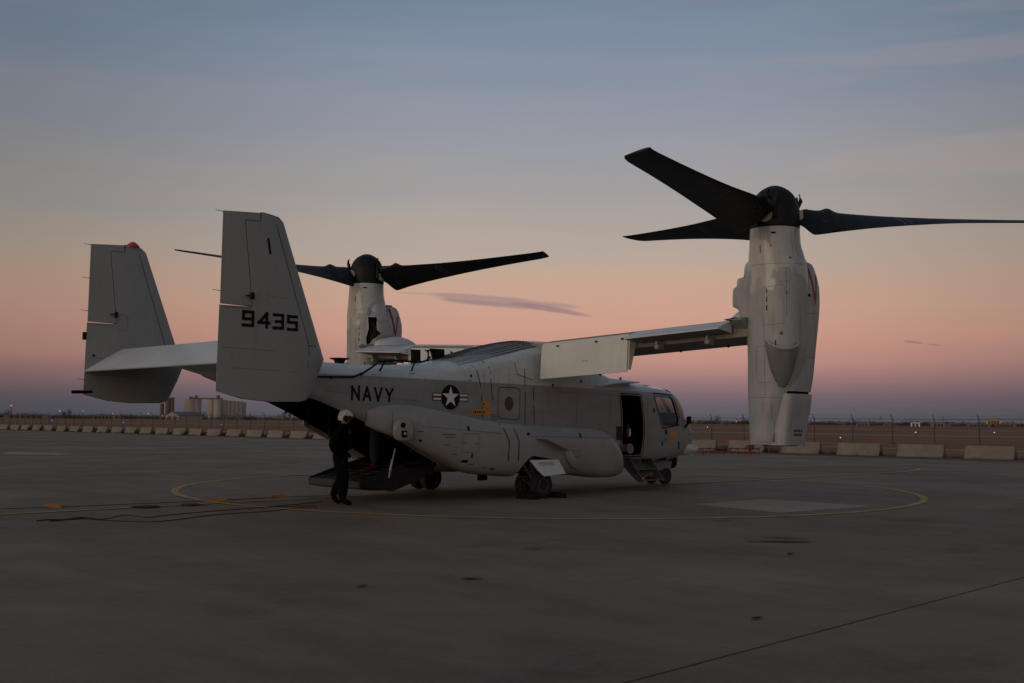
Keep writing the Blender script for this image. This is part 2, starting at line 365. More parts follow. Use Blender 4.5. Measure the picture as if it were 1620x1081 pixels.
# ------------------------------------------------------------------ the setting
def ground_mat():
    m = bpy.data.materials.new('apron_concrete'); m.use_nodes = True; t = m.node_tree; b = t.nodes['Principled BSDF']
    co = t.nodes.new('ShaderNodeTexCoord')
    def noise(s, d=8, r=.6, sx=1., sy=1., rot=0.):
        mp_ = t.nodes.new('ShaderNodeMapping'); mp_.inputs['Scale'].default_value = (sx, sy, 1); mp_.inputs['Rotation'].default_value = (0, 0, rot); t.links.new(co.outputs['Object'], mp_.inputs[0])
        n = t.nodes.new('ShaderNodeTexNoise'); n.inputs['Scale'].default_value = s; n.inputs['Detail'].default_value = d; n.inputs['Roughness'].default_value = r; t.links.new(mp_.outputs[0], n.inputs['Vector']); return n.outputs[0]
    def rng(v, a, c, lo, hi):
        r = t.nodes.new('ShaderNodeMapRange'); r.inputs['From Min'].default_value = a; r.inputs['From Max'].default_value = c; r.inputs['To Min'].default_value = lo; r.inputs['To Max'].default_value = hi; t.links.new(v, r.inputs['Value']); return r.outputs[0]
    def mul(a, c):
        n = t.nodes.new('ShaderNodeMath'); n.operation = 'MULTIPLY'; t.links.new(a, n.inputs[0]); t.links.new(c, n.inputs[1]); return n.outputs[0]
    big = rng(noise(.13, 5), .3, .7, .72, 1.22)
    mid = rng(noise(.8, 9, .7, 1., .4, .35), .32, .68, .76, 1.18)
    fine = rng(noise(16, 8, .75), .25, .75, .82, 1.15)
    st = rng(noise(.33, 9, .7, 1., 1.9, -.5), .56, .70, 1., .70)       # old oil and water stains
    f = mul(mul(big, mid), mul(fine, st))
    hue = t.nodes.new('ShaderNodeMix'); hue.data_type = 'RGBA'; hue.inputs[6].default_value = (.215, .168, .127, 1); hue.inputs[7].default_value = (.185, .157, .133, 1)
    t.links.new(rng(noise(.09, 4), .35, .65, 0, 1), hue.inputs[0])
    v = t.nodes.new('ShaderNodeVectorMath'); v.operation = 'SCALE'; t.links.new(hue.outputs[2], v.inputs[0]); t.links.new(f, v.inputs['Scale']); t.links.new(v.outputs[0], b.inputs['Base Color'])
    t.links.new(rng(noise(.5, 8), .3, .7, .62, .9), b.inputs['Roughness']); b.inputs['Specular IOR Level'].default_value = .14
    bp = t.nodes.new('ShaderNodeBump'); bp.inputs['Strength'].default_value = .35; bp.inputs['Distance'].default_value = .01; t.links.new(noise(45, 6, .7), bp.inputs['Height']); t.links.new(bp.outputs[0], b.inputs['Normal'])
    return m
m_apron = ground_mat()
m_field = mat('dry_field', (.24, .12, .06), .95, var=.35, scale=.03, spec=.1)
m_verge = mat('dry_dirt', (.16, .095, .055), .95, var=.3, scale=1.2, spec=.1)
m_taxi = mat('far_taxiway', (.19, .16, .135), .8, var=.1, scale=.05)
m_yel = mat('faded_yellow_paint', (.42, .28, .11), .75, var=.35, scale=2.2, spec=.2)
m_wht = mat('faded_white_paint', (.34, .28, .225), .8, var=.3, scale=2.2, spec=.15)
m_pch = mat('pale_patch_concrete', (.29, .24, .20), .8, var=.15, scale=1.5)
m_joint = mat('joint_sealant', (.04, .035, .032), .9, spec=.08)
def sheet(name, poly, z, m, kind='structure', th=None):
    bm = bmesh.new(); bm.faces.new([bm.verts.new((x, y, z)) for x, y in poly]); bmesh.ops.recalc_face_normals(bm, faces=bm.faces[:])
    for f in bm.faces:
        if f.normal.z < 0: f.normal_flip()
    o = finish(name, bm, m); o['kind'] = kind; return o
sheet('ground', [(-6000, -6000), (7000, -6000), (7000, 7000), (-6000, 7000)], -.03, m_field)
sheet('apron', [(-90, -90), (34.6, -90), (33.4, 330), (-90, 330)], 0, m_apron)
# dirt verge between apron and barriers, with an uneven edge
bm = bmesh.new(); rows = []
ys = [-60+i*1.5 for i in range(250)]
prev = None
for y in ys:
    e0 = 34.55-(y/420)*1.2-.35-random.random()*.5; e1 = 41+random.random()
    a = bm.verts.new((e0, y, .004)); b = bm.verts.new((e1, y, -.02))
    if prev: bm.faces.new((prev[0], prev[1], b, a))
    prev = (a, b)
o = finish('dirt_verge', bm, m_verge); o['kind'] = 'structure'
sheet('taxiway', [(150, -600), (172, -600), (150, 1500), (128, 1500)], -.024, m_taxi)
sheet('taxiway', [(330, -900), (380, -900), (330, 2500), (280, 2500)], -.024, m_taxi)
sheet('airfield_road', [(58, -300), (62, -300), (52, 900), (48, 900)], -.022, m_taxi)

def ring_mark(name, cx, cy, r, wdt, a0, a1, z, m, n=160):
    bm = bmesh.new(); prev = None
    for i in range(n+1):
        a = R(a0+(a1-a0)*i/n); k = 1+.06*math.sin(i*.9)
        A = bm.verts.new((cx+(r-wdt*k/2)*math.cos(a), cy+(r-wdt*k/2)*math.sin(a), z)); B = bm.verts.new((cx+(r+wdt*k/2)*math.cos(a), cy+(r+wdt*k/2)*math.sin(a), z))
        if prev: bm.faces.new((prev[0], prev[1], B, A))
        prev = (A, B)
    o = finish(name, bm, m); o['kind'] = 'structure'; return o
def line_mark(name, pts, wdt, z, m):
    bm = bmesh.new(); prev = None; pts = [Vector(p) for p in pts]
    for i, p in enumerate(pts):
        d = (pts[min(i+1, len(pts)-1)]-pts[max(i-1, 0)]).normalized(); n = Vector((-d.y, d.x))*wdt/2
        A = bm.verts.new((p.x-n.x, p.y-n.y, z)); B = bm.verts.new((p.x+n.x, p.y+n.y, z))
        if prev: bm.faces.new((prev[0], prev[1], B, A))
        prev = (A, B)
    bmesh.ops.recalc_face_normals(bm, faces=bm.faces[:])
    o = finish(name, bm, m); o['kind'] = 'structure'; return o
ring_mark('painted_circle', .94, .45, 9.23, .17, 0, 360, .008, m_yel)
line_mark('painted_line', [(-40, -.3), (-12.72, .5), (-5.5, .81), (0, .95)], .15, .012, m_yel)
line_mark('painted_line', [(2, -.5), (4.91, -.5), (16.25, -.48), (18.5, -.45), (20.6, -.05), (21.9, .6), (22.6, 1.6), (22.4, 3)], .17, .012, m_yel)
sheet('concrete_patch', [(-.61, -5.49), (1.98, -5.51), (2.0, -8.2), (-1.15, -7.9)], .004, m_pch)
line_mark('expansion_joint', [(-60, -17.1), (-14.23, -15.1), (-7.46, -14.8), (34, -13.)], .012, .004, m_joint)
sheet('painted_bar', [(-1.13, 33.31), (.68, 31.33), (2.27, 33.0), (.22, 36.2)], .006, m_wht)
line_mark('painted_line', [(5.0, 40.05), (9, 41.2), (14, 42.5)], .5, .006, m_wht)
line_mark('painted_line', [(-1.33, 9.6), (.23, 9.5), (-.4, 8.9)], .35, .016, m_wht)
# short dark cracks and spalls in the concrete
bm = bmesh.new()
for x, y, l, wd, a in [(-5.95, -10.73, .3, .05, -.7), (-5.75, -10.94, .42, .06, -.75), (-5.3, -10.6, .35, .04, -.9), (-11.77, -10.82, .12, .05, -.7), (-11.5, -14.3, .08, .03, 0), (-7, -11.8, .1, .03, .3), (-13, -10.5, .1, .03, .3), (-3.6, -8.3, .2, .03, -.5), (-9.2, -9.2, .14, .03, -.7)]:
    vs = []
    for k in range(9):
        t = 2*math.pi*k/9; u = l*math.cos(t)*(.8+.4*random.random()); v = wd*math.sin(t)*(.8+.4*random.random())
        vs.append(bm.verts.new((x+u*math.cos(a)-v*math.sin(a), y+u*math.sin(a)+v*math.cos(a), .016)))
    bm.faces.new(vs)
o = finish('concrete_crack', bm, m_joint); o['kind'] = 'stuff'; o['label'] = 'small dark cracks and spalls scattered in the apron concrete'; o['category'] = 'cracks'
# flush drain covers beside the rope
for x, y, r, lab in [(-9.98, .58, .27, 'dark round flush drain cover beside the painted line, between the two leftmost yellow chocks'), (-9.05, .55, .2, 'smaller dark flush cover in the apron near the second yellow chock')]:
    bm = bmesh.new(); lathe(bm, [(r, .004), (r, .02), (r*.9, .026), (.001, .026)], (x, y, 0), n=24)
    tag(finish('drain_cover', bm, m_joint), lab, 'drain cover')

# ------------------------------------------------------------------ concrete barriers
def barrier_mesh(seed):
    rd = random.Random(seed); bm = bmesh.new()
    prof = [(-.30, 0), (.30, 0), (.30, .08), (.17, .30), (.09, .80), (-.09, .80), (-.17, .30), (-.30, .08)]
    hl = 1.27; rings = []
    for t in (-1, -.985, -.6, -.2, .2, .6, .985, 1):
        k = .94 if abs(t) == 1 else 1
        rings.append([Vector((u*k+rd.uniform(-.004, .004), t*hl, max(0, .84*v*(k if v > .1 else 1)+rd.uniform(-.004, .004)*(v > .1)))) for u, v in prof])
    bridge(bm, rings); bmesh.ops.recalc_face_normals(bm, faces=bm.faces[:])
    me = bpy.data.meshes.new('concrete_barrier'); bm.to_mesh(me); bm.free(); me.materials.append(m_conc); return me
def bolt_mesh():
    bm = bmesh.new(); box(bm, (0, 1.31, .42), (.05, .10, .5)); me = bpy.data.meshes.new('steel_joint'); bm.to_mesh(me); bm.free(); me.materials.append(m_gear); return me
bms = [barrier_mesh(i) for i in range(5)]; jm = bolt_mesh()
ordn = ['', 'second ', 'third ', 'fourth ', 'fifth ', 'sixth ', 'seventh ', 'eighth ', 'ninth ', 'tenth ', 'eleventh ', 'twelfth ', 'thirteenth ', 'fourteenth ', 'fifteenth ', 'sixteenth ', 'seventeenth ', 'eighteenth ', 'nineteenth ', 'twentieth ', 'twenty-first ']
Bdir = Vector((.01416, -.9999)); B0 = Vector((35.82, 133.33)); pos = []
left = [(-4.21, -1.26), (-.18, 2.31), (3.22, 5.76), (6.98, 9.63), (10.41, 12.97), (14.35, 16.99), (18.08, 20.74), (21.9, 24.4), (25.57, 28.25), (29.32, 31.99), (32.76, 35.28), (36.27, 38.79), (39.97, 42.43), (43.66, 46.19), (47.1, 49.61), (50.69, 53.21), (54.48, 56.93), (58.14, 60.58), (61.84, 64.27), (65.57, 67.98), (69.21, 71.63)]
for i, (a, b) in enumerate(left):
    pos.append(((a+b)/2, 'pale concrete barrier, %s' % ('leftmost of the row, cut by the left edge' if i == 0 else 'the %sfrom the left end of the row' % ordn[i]) if i < 20 else 'pale concrete barrier half hidden by the raised tail of the aircraft beside the crew member'))
s = 72.9
for i, s in enumerate([74.2, 77.9, 81.6, 85.3]): pass      # wholly behind the aircraft: left out
for i, s in enumerate([107.2, 110.8, 114.25, 117.93, 121.63, 125.2, 128.87]):
    lab = ['pale concrete barrier just right of the aircraft nose', 'pale concrete barrier between the aircraft nose and the right nacelle', 'pale concrete barrier crossed by the left edge of the big nacelle', 'pale concrete barrier crossed by the right edge of the big nacelle',
           'pale concrete barrier, third from the right edge of the view', 'pale concrete barrier, second from the right edge of the view', 'pale concrete barrier nearest the right edge of the view'][i]
    pos.append((s, lab))
for i, (s, lab) in enumerate(pos):
    p = B0+Bdir*s; o = bpy.data.objects.new('concrete_barrier', bms[i % 5]); col.objects.link(o); o.location = (p.x+random.uniform(-.04, .04), p.y, 0.0); o.rotation_euler = (0, 0, R(random.uniform(-1.2, 1.2))+R(.8))
    tag(o, lab, 'concrete barrier', 'concrete barriers along the apron edge')
    j = bpy.data.objects.new('steel_joint', jm); col.objects.link(j); j.parent = o; j.rotation_euler = (0, 0, math.pi if i % 2 else 0)
# dry weeds in the gaps and on the verge
m_weed = mat('dry_weed', (.15, .085, .045), .95, var=.4, scale=3)
bm = bmesh.new()
def tuft(x, y, h, n, spread):
    for _ in range(n):
        a = random.uniform(0, 6.28); r = random.random()*spread; bx_, by_ = x+r*math.cos(a), y+r*math.sin(a)*1.8; hh = h*random.uniform(.4, 1.1); a2 = random.uniform(0, 6.28); l = hh*.5
        wd = random.uniform(.012, .035)
        v = [bm.verts.new((bx_-wd, by_, .0)), bm.verts.new((bx_+wd, by_+wd, .0)), bm.verts.new((bx_+l*math.cos(a2), by_+l*math.sin(a2), hh))]
        bm.faces.new(v)
allp = sorted(p[0] for p in pos)
for i, s in enumerate(allp):
    for g in (1.55, 1.8, 2.05, -1.6):
        p = B0+Bdir*(s+g); tuft(p.x+random.uniform(-.2, .5), p.y, random.uniform(.25, .6), 70, .38)
for _ in range(500):
    s = random.uniform(-6, 135); p = B0+Bdir*s; tuft(p.x+random.uniform(-1.3, 2.5), p.y, random.uniform(.06, .22), 14, .3)
o = finish('dry_weeds', bm, m_weed); tag(o, 'brown dry weeds tufted around and between the concrete barriers', 'weeds', kind='stuff')

# ------------------------------------------------------------------ chain link fence
F0 = Vector((67.96, 228.9)); Fd = Vector((.02755, -.99962))
fence = empty('chain_link_fence', (F0.x, F0.y, 0)); tag(fence, 'long chain link fence with barbed wire arms behind the concrete barriers', 'fence')
m_steel = mat('galvanised_steel', (.06, .058, .06), .7, var=.2)
bm = bmesh.new(); tube(bm, [(0, 0, -.03), (0, 0, 2.25)], .045, 8); tube(bm, [(0, 0, 2.2), (-.28, 0, 2.62)], .035, 6); box(bm, (0, 0, .02), (.3, .3, .12))
pm = bpy.data.meshes.new('fence_post'); bm.to_mesh(pm); bm.free(); pm.materials.append(m_steel)
s = -10.; fs = []
while s < 222:
    fs.append(s); s += 3.83
for s in fs:
    o = bpy.data.objects.new('fence_post', pm); col.objects.link(o); o.parent = fence; q = Fd*s; o.location = (q.x, q.y, 0); o.rotation_euler = (R(random.uniform(-.8, .8)), R(random.uniform(-.8, .8)), 0)
bm = bmesh.new()
def wire(a, b, r=.004):
    tube(bm, [a, b], r, 3, False)
def fp(s, z, dx=0): q = Fd*s; return (q.x+dx, q.y, z)
s0, s1 = fs[0], fs[-1]
for z, dx in [(2.32, -.08), (2.45, -.17), (2.6, -.27)]:
    for a, b in zip(fs, fs[1:]): wire(fp(a, z, dx), fp((a+b)/2, z-.03, dx), .007); wire(fp((a+b)/2, z-.03, dx), fp(b, z, dx), .007)
o = finish('barbed_wire', bm, m_steel, fence)
bm = bmesh.new()
for a, b in zip(fs, fs[1:]): tube(bm, [fp(a, 2.2), fp(b, 2.2)], .022, 5, False)
finish('top_rail', bm, m_steel, fence)
bm = bmesh.new(); s = s0
while s < s1:
    wire(fp(s, .03), fp(s+2.15, 2.18), .0035); wire(fp(s+2.15, .03), fp(s, 2.18), .0035); s += .16
o = finish('chain_link_mesh', bm, m_steel, fence); o['kind'] = 'stuff'

# ------------------------------------------------------------------ far buildings and trees
CAMP = Vector((-20.04, -20.01))
def at(px, dep):
    v = fw*1773.04+rt*(px-810)+up*(540.5-668); v = v/v.dot(fw)*dep; return CAMP+Vector((v.x, v.y))
def yaw_to(p): return math.atan2(p.y-CAMP.y, p.x-CAMP.x)
m_silo = mat('silo_concrete', (.42, .39, .35), .85, var=.08, scale=.05, streak=.0)
m_silob = mat('silo_brown', (.20, .13, .10), .85, var=.1, scale=.05)
m_roof = mat('shed_roof', (.13, .14, .14), .7, var=.1, scale=.1)
m_cream = mat('shed_wall', (.46, .40, .33), .85, var=.06, scale=.1)
m_tanw = mat('dull_tan_wall', (.26, .22, .18), .85)
m_win = mat('far_window', (.03, .03, .035), .3)
def silo(px, dep, rad, h, m, lab, head=0., grp=None, cap=False):
    p = at(px, dep); root = empty('grain_silo', (p.x, p.y, 0)); tag(root, lab, 'silo', grp)
    bm = bmesh.new(); lathe(bm, [(rad, -.1), (rad, h), (rad*1.03, h), (rad*1.03, h+.6)] + ([(rad*.3, h+3)] if cap else [(rad*.98, h+.9)]), n=28); finish('silo_wall', bm, m, root, True)
    if head:
        bm = bmesh.new(); box(bm, (0, 0, h+.9+head/2), (3.4, 3.4, head)); box(bm, (0, 0, h+1.2+head), (3.8, 3.8, .4)); finish('head_house', bm, m_silob, root)
    bm = bmesh.new()
    for k in range(int(h//4)): lathe(bm, [(rad+.03, 3+k*4), (rad+.08, 3.05+k*4), (rad+.08, 3.2+k*4), (rad+.03, 3.25+k*4)], n=24)
    finish('hoop', bm, m, root); return root
silo(297.5+3, 1500, 8.3, 26.2, m_silo, 'pale single grain silo standing apart at the left of the elevator', 3, 'pale grain silos on the horizon')
silo(309, 1503, 7.3, 26.2, m_silo, 'pale grey silo joined to the right side of the lone lit silo', 4.5, 'pale grain silos on the horizon')
silo(334, 1500, 4.6, 26, m_silo, 'narrow lit silo at the left end of the long elevator', 0, 'pale grain silos on the horizon')
silo(344, 1496, 5.5, 26, m_silo, 'lit pale silo, second in the long elevator, under the head house', 5.2, 'pale grain silos on the horizon')
for k, (px, r_) in enumerate([(353, 4.4), (360, 3.8), (366.5, 3.8), (373, 3.8), (379, 3.8)]):
    silo(px, 1504+k*4, r_, 25.4-k*.3, m_silo, '%s of five grey silos in the close row right of the lit pair' % ['first and widest', 'second', 'third', 'fourth', 'fifth'][k], 0, 'pale grain silos on the horizon')
silo(385, 1530, 3.2, 23.6, m_silo, 'short grey silo at the right end of the elevator row', 0, 'pale grain silos on the horizon')
silo(255.5, 1480, 2.6, 19.8, m_silob, 'shorter brown silo seen under the far tail fin', 0, 'brown silos on the horizon')
silo(264.5, 1476, 3.1, 27., m_silob, 'tall brown silo, left of the touching brown pair', 0, 'brown silos on the horizon')
silo(271, 1479, 3.2, 28., m_silob, 'tallest brown silo, right of the touching brown pair', 0, 'brown silos on the horizon')
# conveyor gallery between the silos
a = at(302, 1497); b = at(352, 1495); bm = bmesh.new(); tube(bm, [(a.x, a.y, 28.3), (b.x, b.y, 28.0)], 1.0, 4)
tag(finish('conveyor_gallery', bm, m_silob), 'thin conveyor gallery bridging the tops of the pale silos', 'conveyor')
def shed(name, px, dep, wd, ln, h, rise, mw, mr, lab, cat, doors=0, rz=0.):
    p = at(px, dep); root = empty(name, (p.x, p.y, -.03), yaw_to(p)+rz); tag(root, lab, cat)
    bm = bmesh.new(); prism(bm, [(-wd/2, 0), (wd/2, 0), (wd/2, h), (0, h+rise), (-wd/2, h)], 0, 0, ln); finish('wall', bm, mw, root)
    bm = bmesh.new()
    for sgn in (-1, 1):
        v = [bm.verts.new(q) for q in [(-.4, 0, h+rise+.25), (ln+.4, 0, h+rise+.25), (ln+.4, sgn*(wd/2+.5), h+.02), (-.4, sgn*(wd/2+.5), h+.02), (-.4, 0, h+rise+.03), (ln+.4, 0, h+rise+.03), (ln+.4, sgn*(wd/2+.5), h-.2), (-.4, sgn*(wd/2+.5), h-.2)]]
        for f in ((0, 1, 2, 3), (7, 6, 5, 4), (0, 3, 7, 4), (1, 5, 6, 2), (3, 2, 6, 7)): bm.faces.new([v[i] for i in f])
    bmesh.ops.recalc_face_normals(bm, faces=bm.faces[:]); finish('roof', bm, mr, root)
    for k in range(doors):
        bm = bmesh.new(); dw = wd*.5/doors; box(bm, (-.08, (k-(doors-1)/2)*wd*.75/doors, h*.4), (.2, dw, h*.8)); finish('door' if k % 2 else 'window', bm, m_win, root)
    return root
shed('storage_shed', 272, 1290, 17, 60, 4.8, 4.2, m_cream, m_roof, 'cream gabled shed with dark roof in front of the silos', 'shed', 2, rz=-R(28))
shed('flat_building', 40, 1250, 46, 20, 4, .6, m_tanw, m_roof, 'low cream building near the left edge on the horizon', 'building', 6)
shed('flat_building', 163, 1300, 26, 20, 4.6, 1, m_tanw, m_roof, 'low pale building on the horizon left of the far fin', 'building', 5)
shed('flat_building', 118, 1500, 40, 20, 3.5, 1, m_silob, m_roof, 'low brown building beneath the far fin on the horizon', 'building', 5)
shed('flat_building', 1448, 1000, 8, 8, 3.6, .4, m_star, m_roof, 'small bright white building far right beyond the fence', 'building', 2)
yb = shed('tan_building', 1572, 1200, 15, 18, 8.5, .5, mat('tan_wall', (.62, .38, .16), .85), m_roof, 'tall tan block far right on the horizon', 'building', 4)
shed('flat_building', 1590, 1190, 22, 14, 3.4, .4, m_silob, m_roof, 'low brown wing beside the tan block far right', 'building', 5)
shed('flat_building', 1548, 1190, 24, 14, 3.2, .4, m_roof, m_roof, 'low grey wing left of the tan block far right', 'building', 5)
for k, (px, dep, wd) in enumerate([(1365, 1150, 22), (1405, 1300, 16), (1485, 1250, 20), (1510, 1300, 14), (1330, 1500, 18), (1105, 1300, 10), (1150, 1200, 14), (395, 1500, 18), (440, 1400, 22), (465, 1350, 12)]):
    shed('distant_house', px, dep, wd*.7, 10, 2.6+.5*(k % 3), 1.4, [m_roof, m_silob, m_tanw][k % 3], m_roof,
         ['brown and cream low house among far trees right of the big nacelle', 'low brown house far beyond the fence, right of the broad one', 'low grey house near the second pylon', 'cream house left of the tan block wings', 'brown house behind trees near the nacelle', 'small grey house beyond the aircraft nose',
          'low cream house left of the big nacelle', 'low brown house just right of the silos', 'grey house behind the near fin edge', 'small cream house under the near tail fin'][k], 'house', 3, rz=R(20*(k % 4)-30))
# lattice pylons and masts
def mast(name, px, dep, h, wb, lab, cat, light=None, arms=True):
    p = at(px, dep); root = empty(name, (p.x, p.y, -.03), yaw_to(p)); tag(root, lab, cat)
    bm = bmesh.new()
    for sx, sy in ((-1, -1), (1, -1), (1, 1), (-1, 1)): tube(bm, [(sx*wb/2, sy*wb/2, 0), (sx*.25, sy*.25, h)], .14, 4)
    for k in range(8):
        z0, z1 = h*k/8, h*(k+1)/8; w0 = wb/2*(1-k/8)+.25*k/8; w1 = wb/2*(1-(k+1)/8)+.25*(k+1)/8
        for s_ in (-1, 1): tube(bm, [(-w0, s_*w0, z0), (-w1, -s_*w1, z1)], .09, 3)
    finish('lattice_tower', bm, m_steel, root)
    if arms:
        for z in (.72, .86): bm = bmesh.new(); tube(bm, [(0, -3.6, h*z), (0, 3.6, h*z)], .14, 4); finish('cross_arm', bm, m_steel, root)
    if light:
        bm = bmesh.new(); bmesh.ops.create_icosphere(bm, subdivisions=1, radius=.9, matrix=Matrix.Translation((0, 0, h+.6))); finish('beacon_light', bm, light, root)
m_lr = mat('red_lamp', (.5, .1, .05), .5, emit=((1, .12, .05), 1.1)); m_lw = mat('white_lamp', (.8, .8, .8), .5, emit=((1, .95, .85), .7)); m_lo = mat('amber_lamp', (.8, .5, .2), .5, emit=((1, .42, .16), .9)); m_lb = mat('blue_lamp', (.1, .2, .8), .5, emit=((.12, .25, 1.), 1.0))
mast('radio_mast', 17, 1225, 13, 2.5, 'short lattice mast with red lamp at the left edge of the horizon', 'mast', m_lr, False)
mast('power_pylon', 1393, 2000, 17, 4, 'faint power pylon on the horizon between two fence posts', 'pylon')
mast('power_pylon', 1492, 2050, 17, 4, 'faint power pylon furthest right on the horizon', 'pylon')
# airfield and street lamps
def lamp(x, y, h, r, m, lab):
    r = r*.5
    root = empty('field_lamp', (x, y, -.03)); tag(root, lab, 'lamp')
    bm = bmesh.new(); tube(bm, [(0, 0, 0), (0, 0, h-r*.7)], max(.03, r*.25), 6); box(bm, (0, 0, .05), (r*2, r*2, .1)); finish('lamp_stake', bm, m_steel, root)
    bm = bmesh.new(); bmesh.ops.create_icosphere(bm, subdivisions=2, radius=r, matrix=Matrix.Translation((0, 0, h))); finish('lamp_lens', bm, m, root, True)
for x, y, h, r, m, lab in [(90.1, 256.7, .9, .24, m_lb, 'blue taxiway lamp beyond the left barriers, nearest the left edge'), (77.3, 189.8, .8, .2, m_lb, 'blue taxiway lamp beyond the barriers left of the silos'), (73.5, 145.6, .7, .13, m_lb, 'pale blue taxiway lamp just right of the silos'),
                           (162, 118, .9, .2, m_lw, 'left one of two small white lamps beyond the nose'), (166, 116, .9, .17, m_lw, 'right one of two small white lamps beyond the nose'), (77.6, 35.8, .45, .11, m_lw, 'white ground lamp right of the big nacelle'), (143, 60.5, .6, .17, m_lw, 'white ground lamp below the small white building'), (163, 57, .6, .17, m_lw, 'white ground lamp furthest right')]:
    lamp(x, y, h, r, m, lab)
for px, dep, h, r, m, lab in [(94, 1150, 8, 1.1, m_lo, 'bright amber street lamp on the left horizon'), (178, 1150, 5.5, .8, m_lo, 'amber lamp on the horizon between the first fin and left edge'), (234, 1150, 6, .9, m_lo, 'amber lamp right of the far fin base'), (257, 1150, 4, .9, m_lo, 'amber lamp at the foot of the brown silos'), (131, 1150, 8, .7, m_lw, 'whitish street lamp on the left horizon'), (1165, 900, 3, .9, m_lr, 'red lamp on the field beyond the barriers left of the big nacelle')]:
    p = at(px, dep); lamp(p.x, p.y, h, r, m, lab)
# tree belt on the horizon: crowns of leaf clumps
m_tree = mat('far_tree_foliage', (.035, .032, .026), .95, var=.4, scale=.15); m_tree2 = mat('dry_tree_foliage', (.06, .045, .033), .95, var=.4, scale=.15)
def crown(bm, x, y, r, h, n):
    for _ in range(n):
        a = random.uniform(0, 6.28); q = r*math.sqrt(random.random()); z = h*(.12+.88*random.random()*math.sqrt(max(0, 1-(q/r)**2)+.05)); s_ = random.uniform(.5, 1.3)
        c = Vector((x+q*math.cos(a), y+q*math.sin(a), z))
        v = [bm.verts.new(c+Vector((random.uniform(-s_, s_), random.uniform(-s_, s_), random.uniform(-s_, s_)))) for _ in range(3)]
        bm.faces.new(v)
for nm, m_, cnt, lo, hi, lab in (('far_tree_belt', m_tree, 520, 1350, 2300, 'dark belt of distant trees along the whole horizon'), ('bare_tree_belt', m_tree2, 260, 1150, 1900, 'thin brownish scrub in front of the distant tree belt')):
    bm = bmesh.new()
    for i in range(cnt):
        px = random.uniform(-60, 1690); dep = random.uniform(lo, hi); p = at(px, dep)
        k = 1.0 if nm == 'far_tree_belt' else .6
        crown(bm, p.x, p.y, random.uniform(5, 12), random.uniform(4, 9.5)*k, 70)
    if nm == 'far_tree_belt':
        for px in range(-70, 1700, 7):     # the solid lower mass of the belt
            p = at(px, 1750+random.uniform(-60, 60)); crown(bm, p.x, p.y, 9, random.uniform(4.5, 7.5), 90)
    tag(finish(nm, bm, m_), lab, 'trees', kind='stuff')
def tree(px, dep, h, r, lab, sparse=1.):
    p = at(px, dep); root = empty('far_tree', (p.x, p.y, -.03)); tag(root, lab, 'tree')
    bm = bmesh.new(); tube(bm, [(0, 0, 0), (.2, .1, h*.4), (.1, -.2, h*.85)], [.35, .25, .08], 6)
    for k in range(5):
        a = k*1.3; tube(bm, [(0, 0, h*(.3+.08*k)), (math.cos(a)*r*.6, math.sin(a)*r*.6, h*(.55+.08*k))], [.14, .04], 4)
    finish('trunk', bm, m_tree2, root)
    bm = bmesh.new()
    for _ in range(int(260*sparse)):
        v = Vector((random.gauss(0, 1), random.gauss(0, 1), random.gauss(0, 1))).normalized()*random.random()**.4
        c = Vector((v.x*r, v.y*r, h*.66+v.z*h*.36)); s_ = random.uniform(.3, .7)
        bm.faces.new([bm.verts.new(c+Vector((random.uniform(-s_, s_), random.uniform(-s_, s_), random.uniform(-s_, s_)))) for _ in range(3)])
    finish('crown', bm, m_tree, root)
for px, dep, h, r, lab in [(322, 1450, 11, 5.5, 'dark tree between the lone silo and the long elevator'), (317, 1440, 8, 5, 'lower dark tree at the foot of the lone silo'), (109, 1300, 11, 3, 'slim tree standing above the left tree belt'), (101, 1320, 9, 3, 'slim tree left of its taller twin in the left belt'), (449, 1300, 10, 3.4, 'tree just left of the dark tail opening'), (458, 1310, 10, 3.0, 'tree at the edge of the dark tail opening'), (1075, 1300, 14, 4, 'tree rising above the aircraft nose'), (12, 1300, 10, 5, 'round tree at the left edge'), (1135, 1400, 11, 5, 'round tree behind the first fence post right of the nose')]:
    tree(px, dep, h, r, lab)

# ------------------------------------------------------------------ the aircraft
A = empty('tiltrotor_aircraft', (0, 0, 0)); tag(A, 'parked grey military tiltrotor with rotors up, rear ramp lowered and NAVY on its side', 'aircraft')
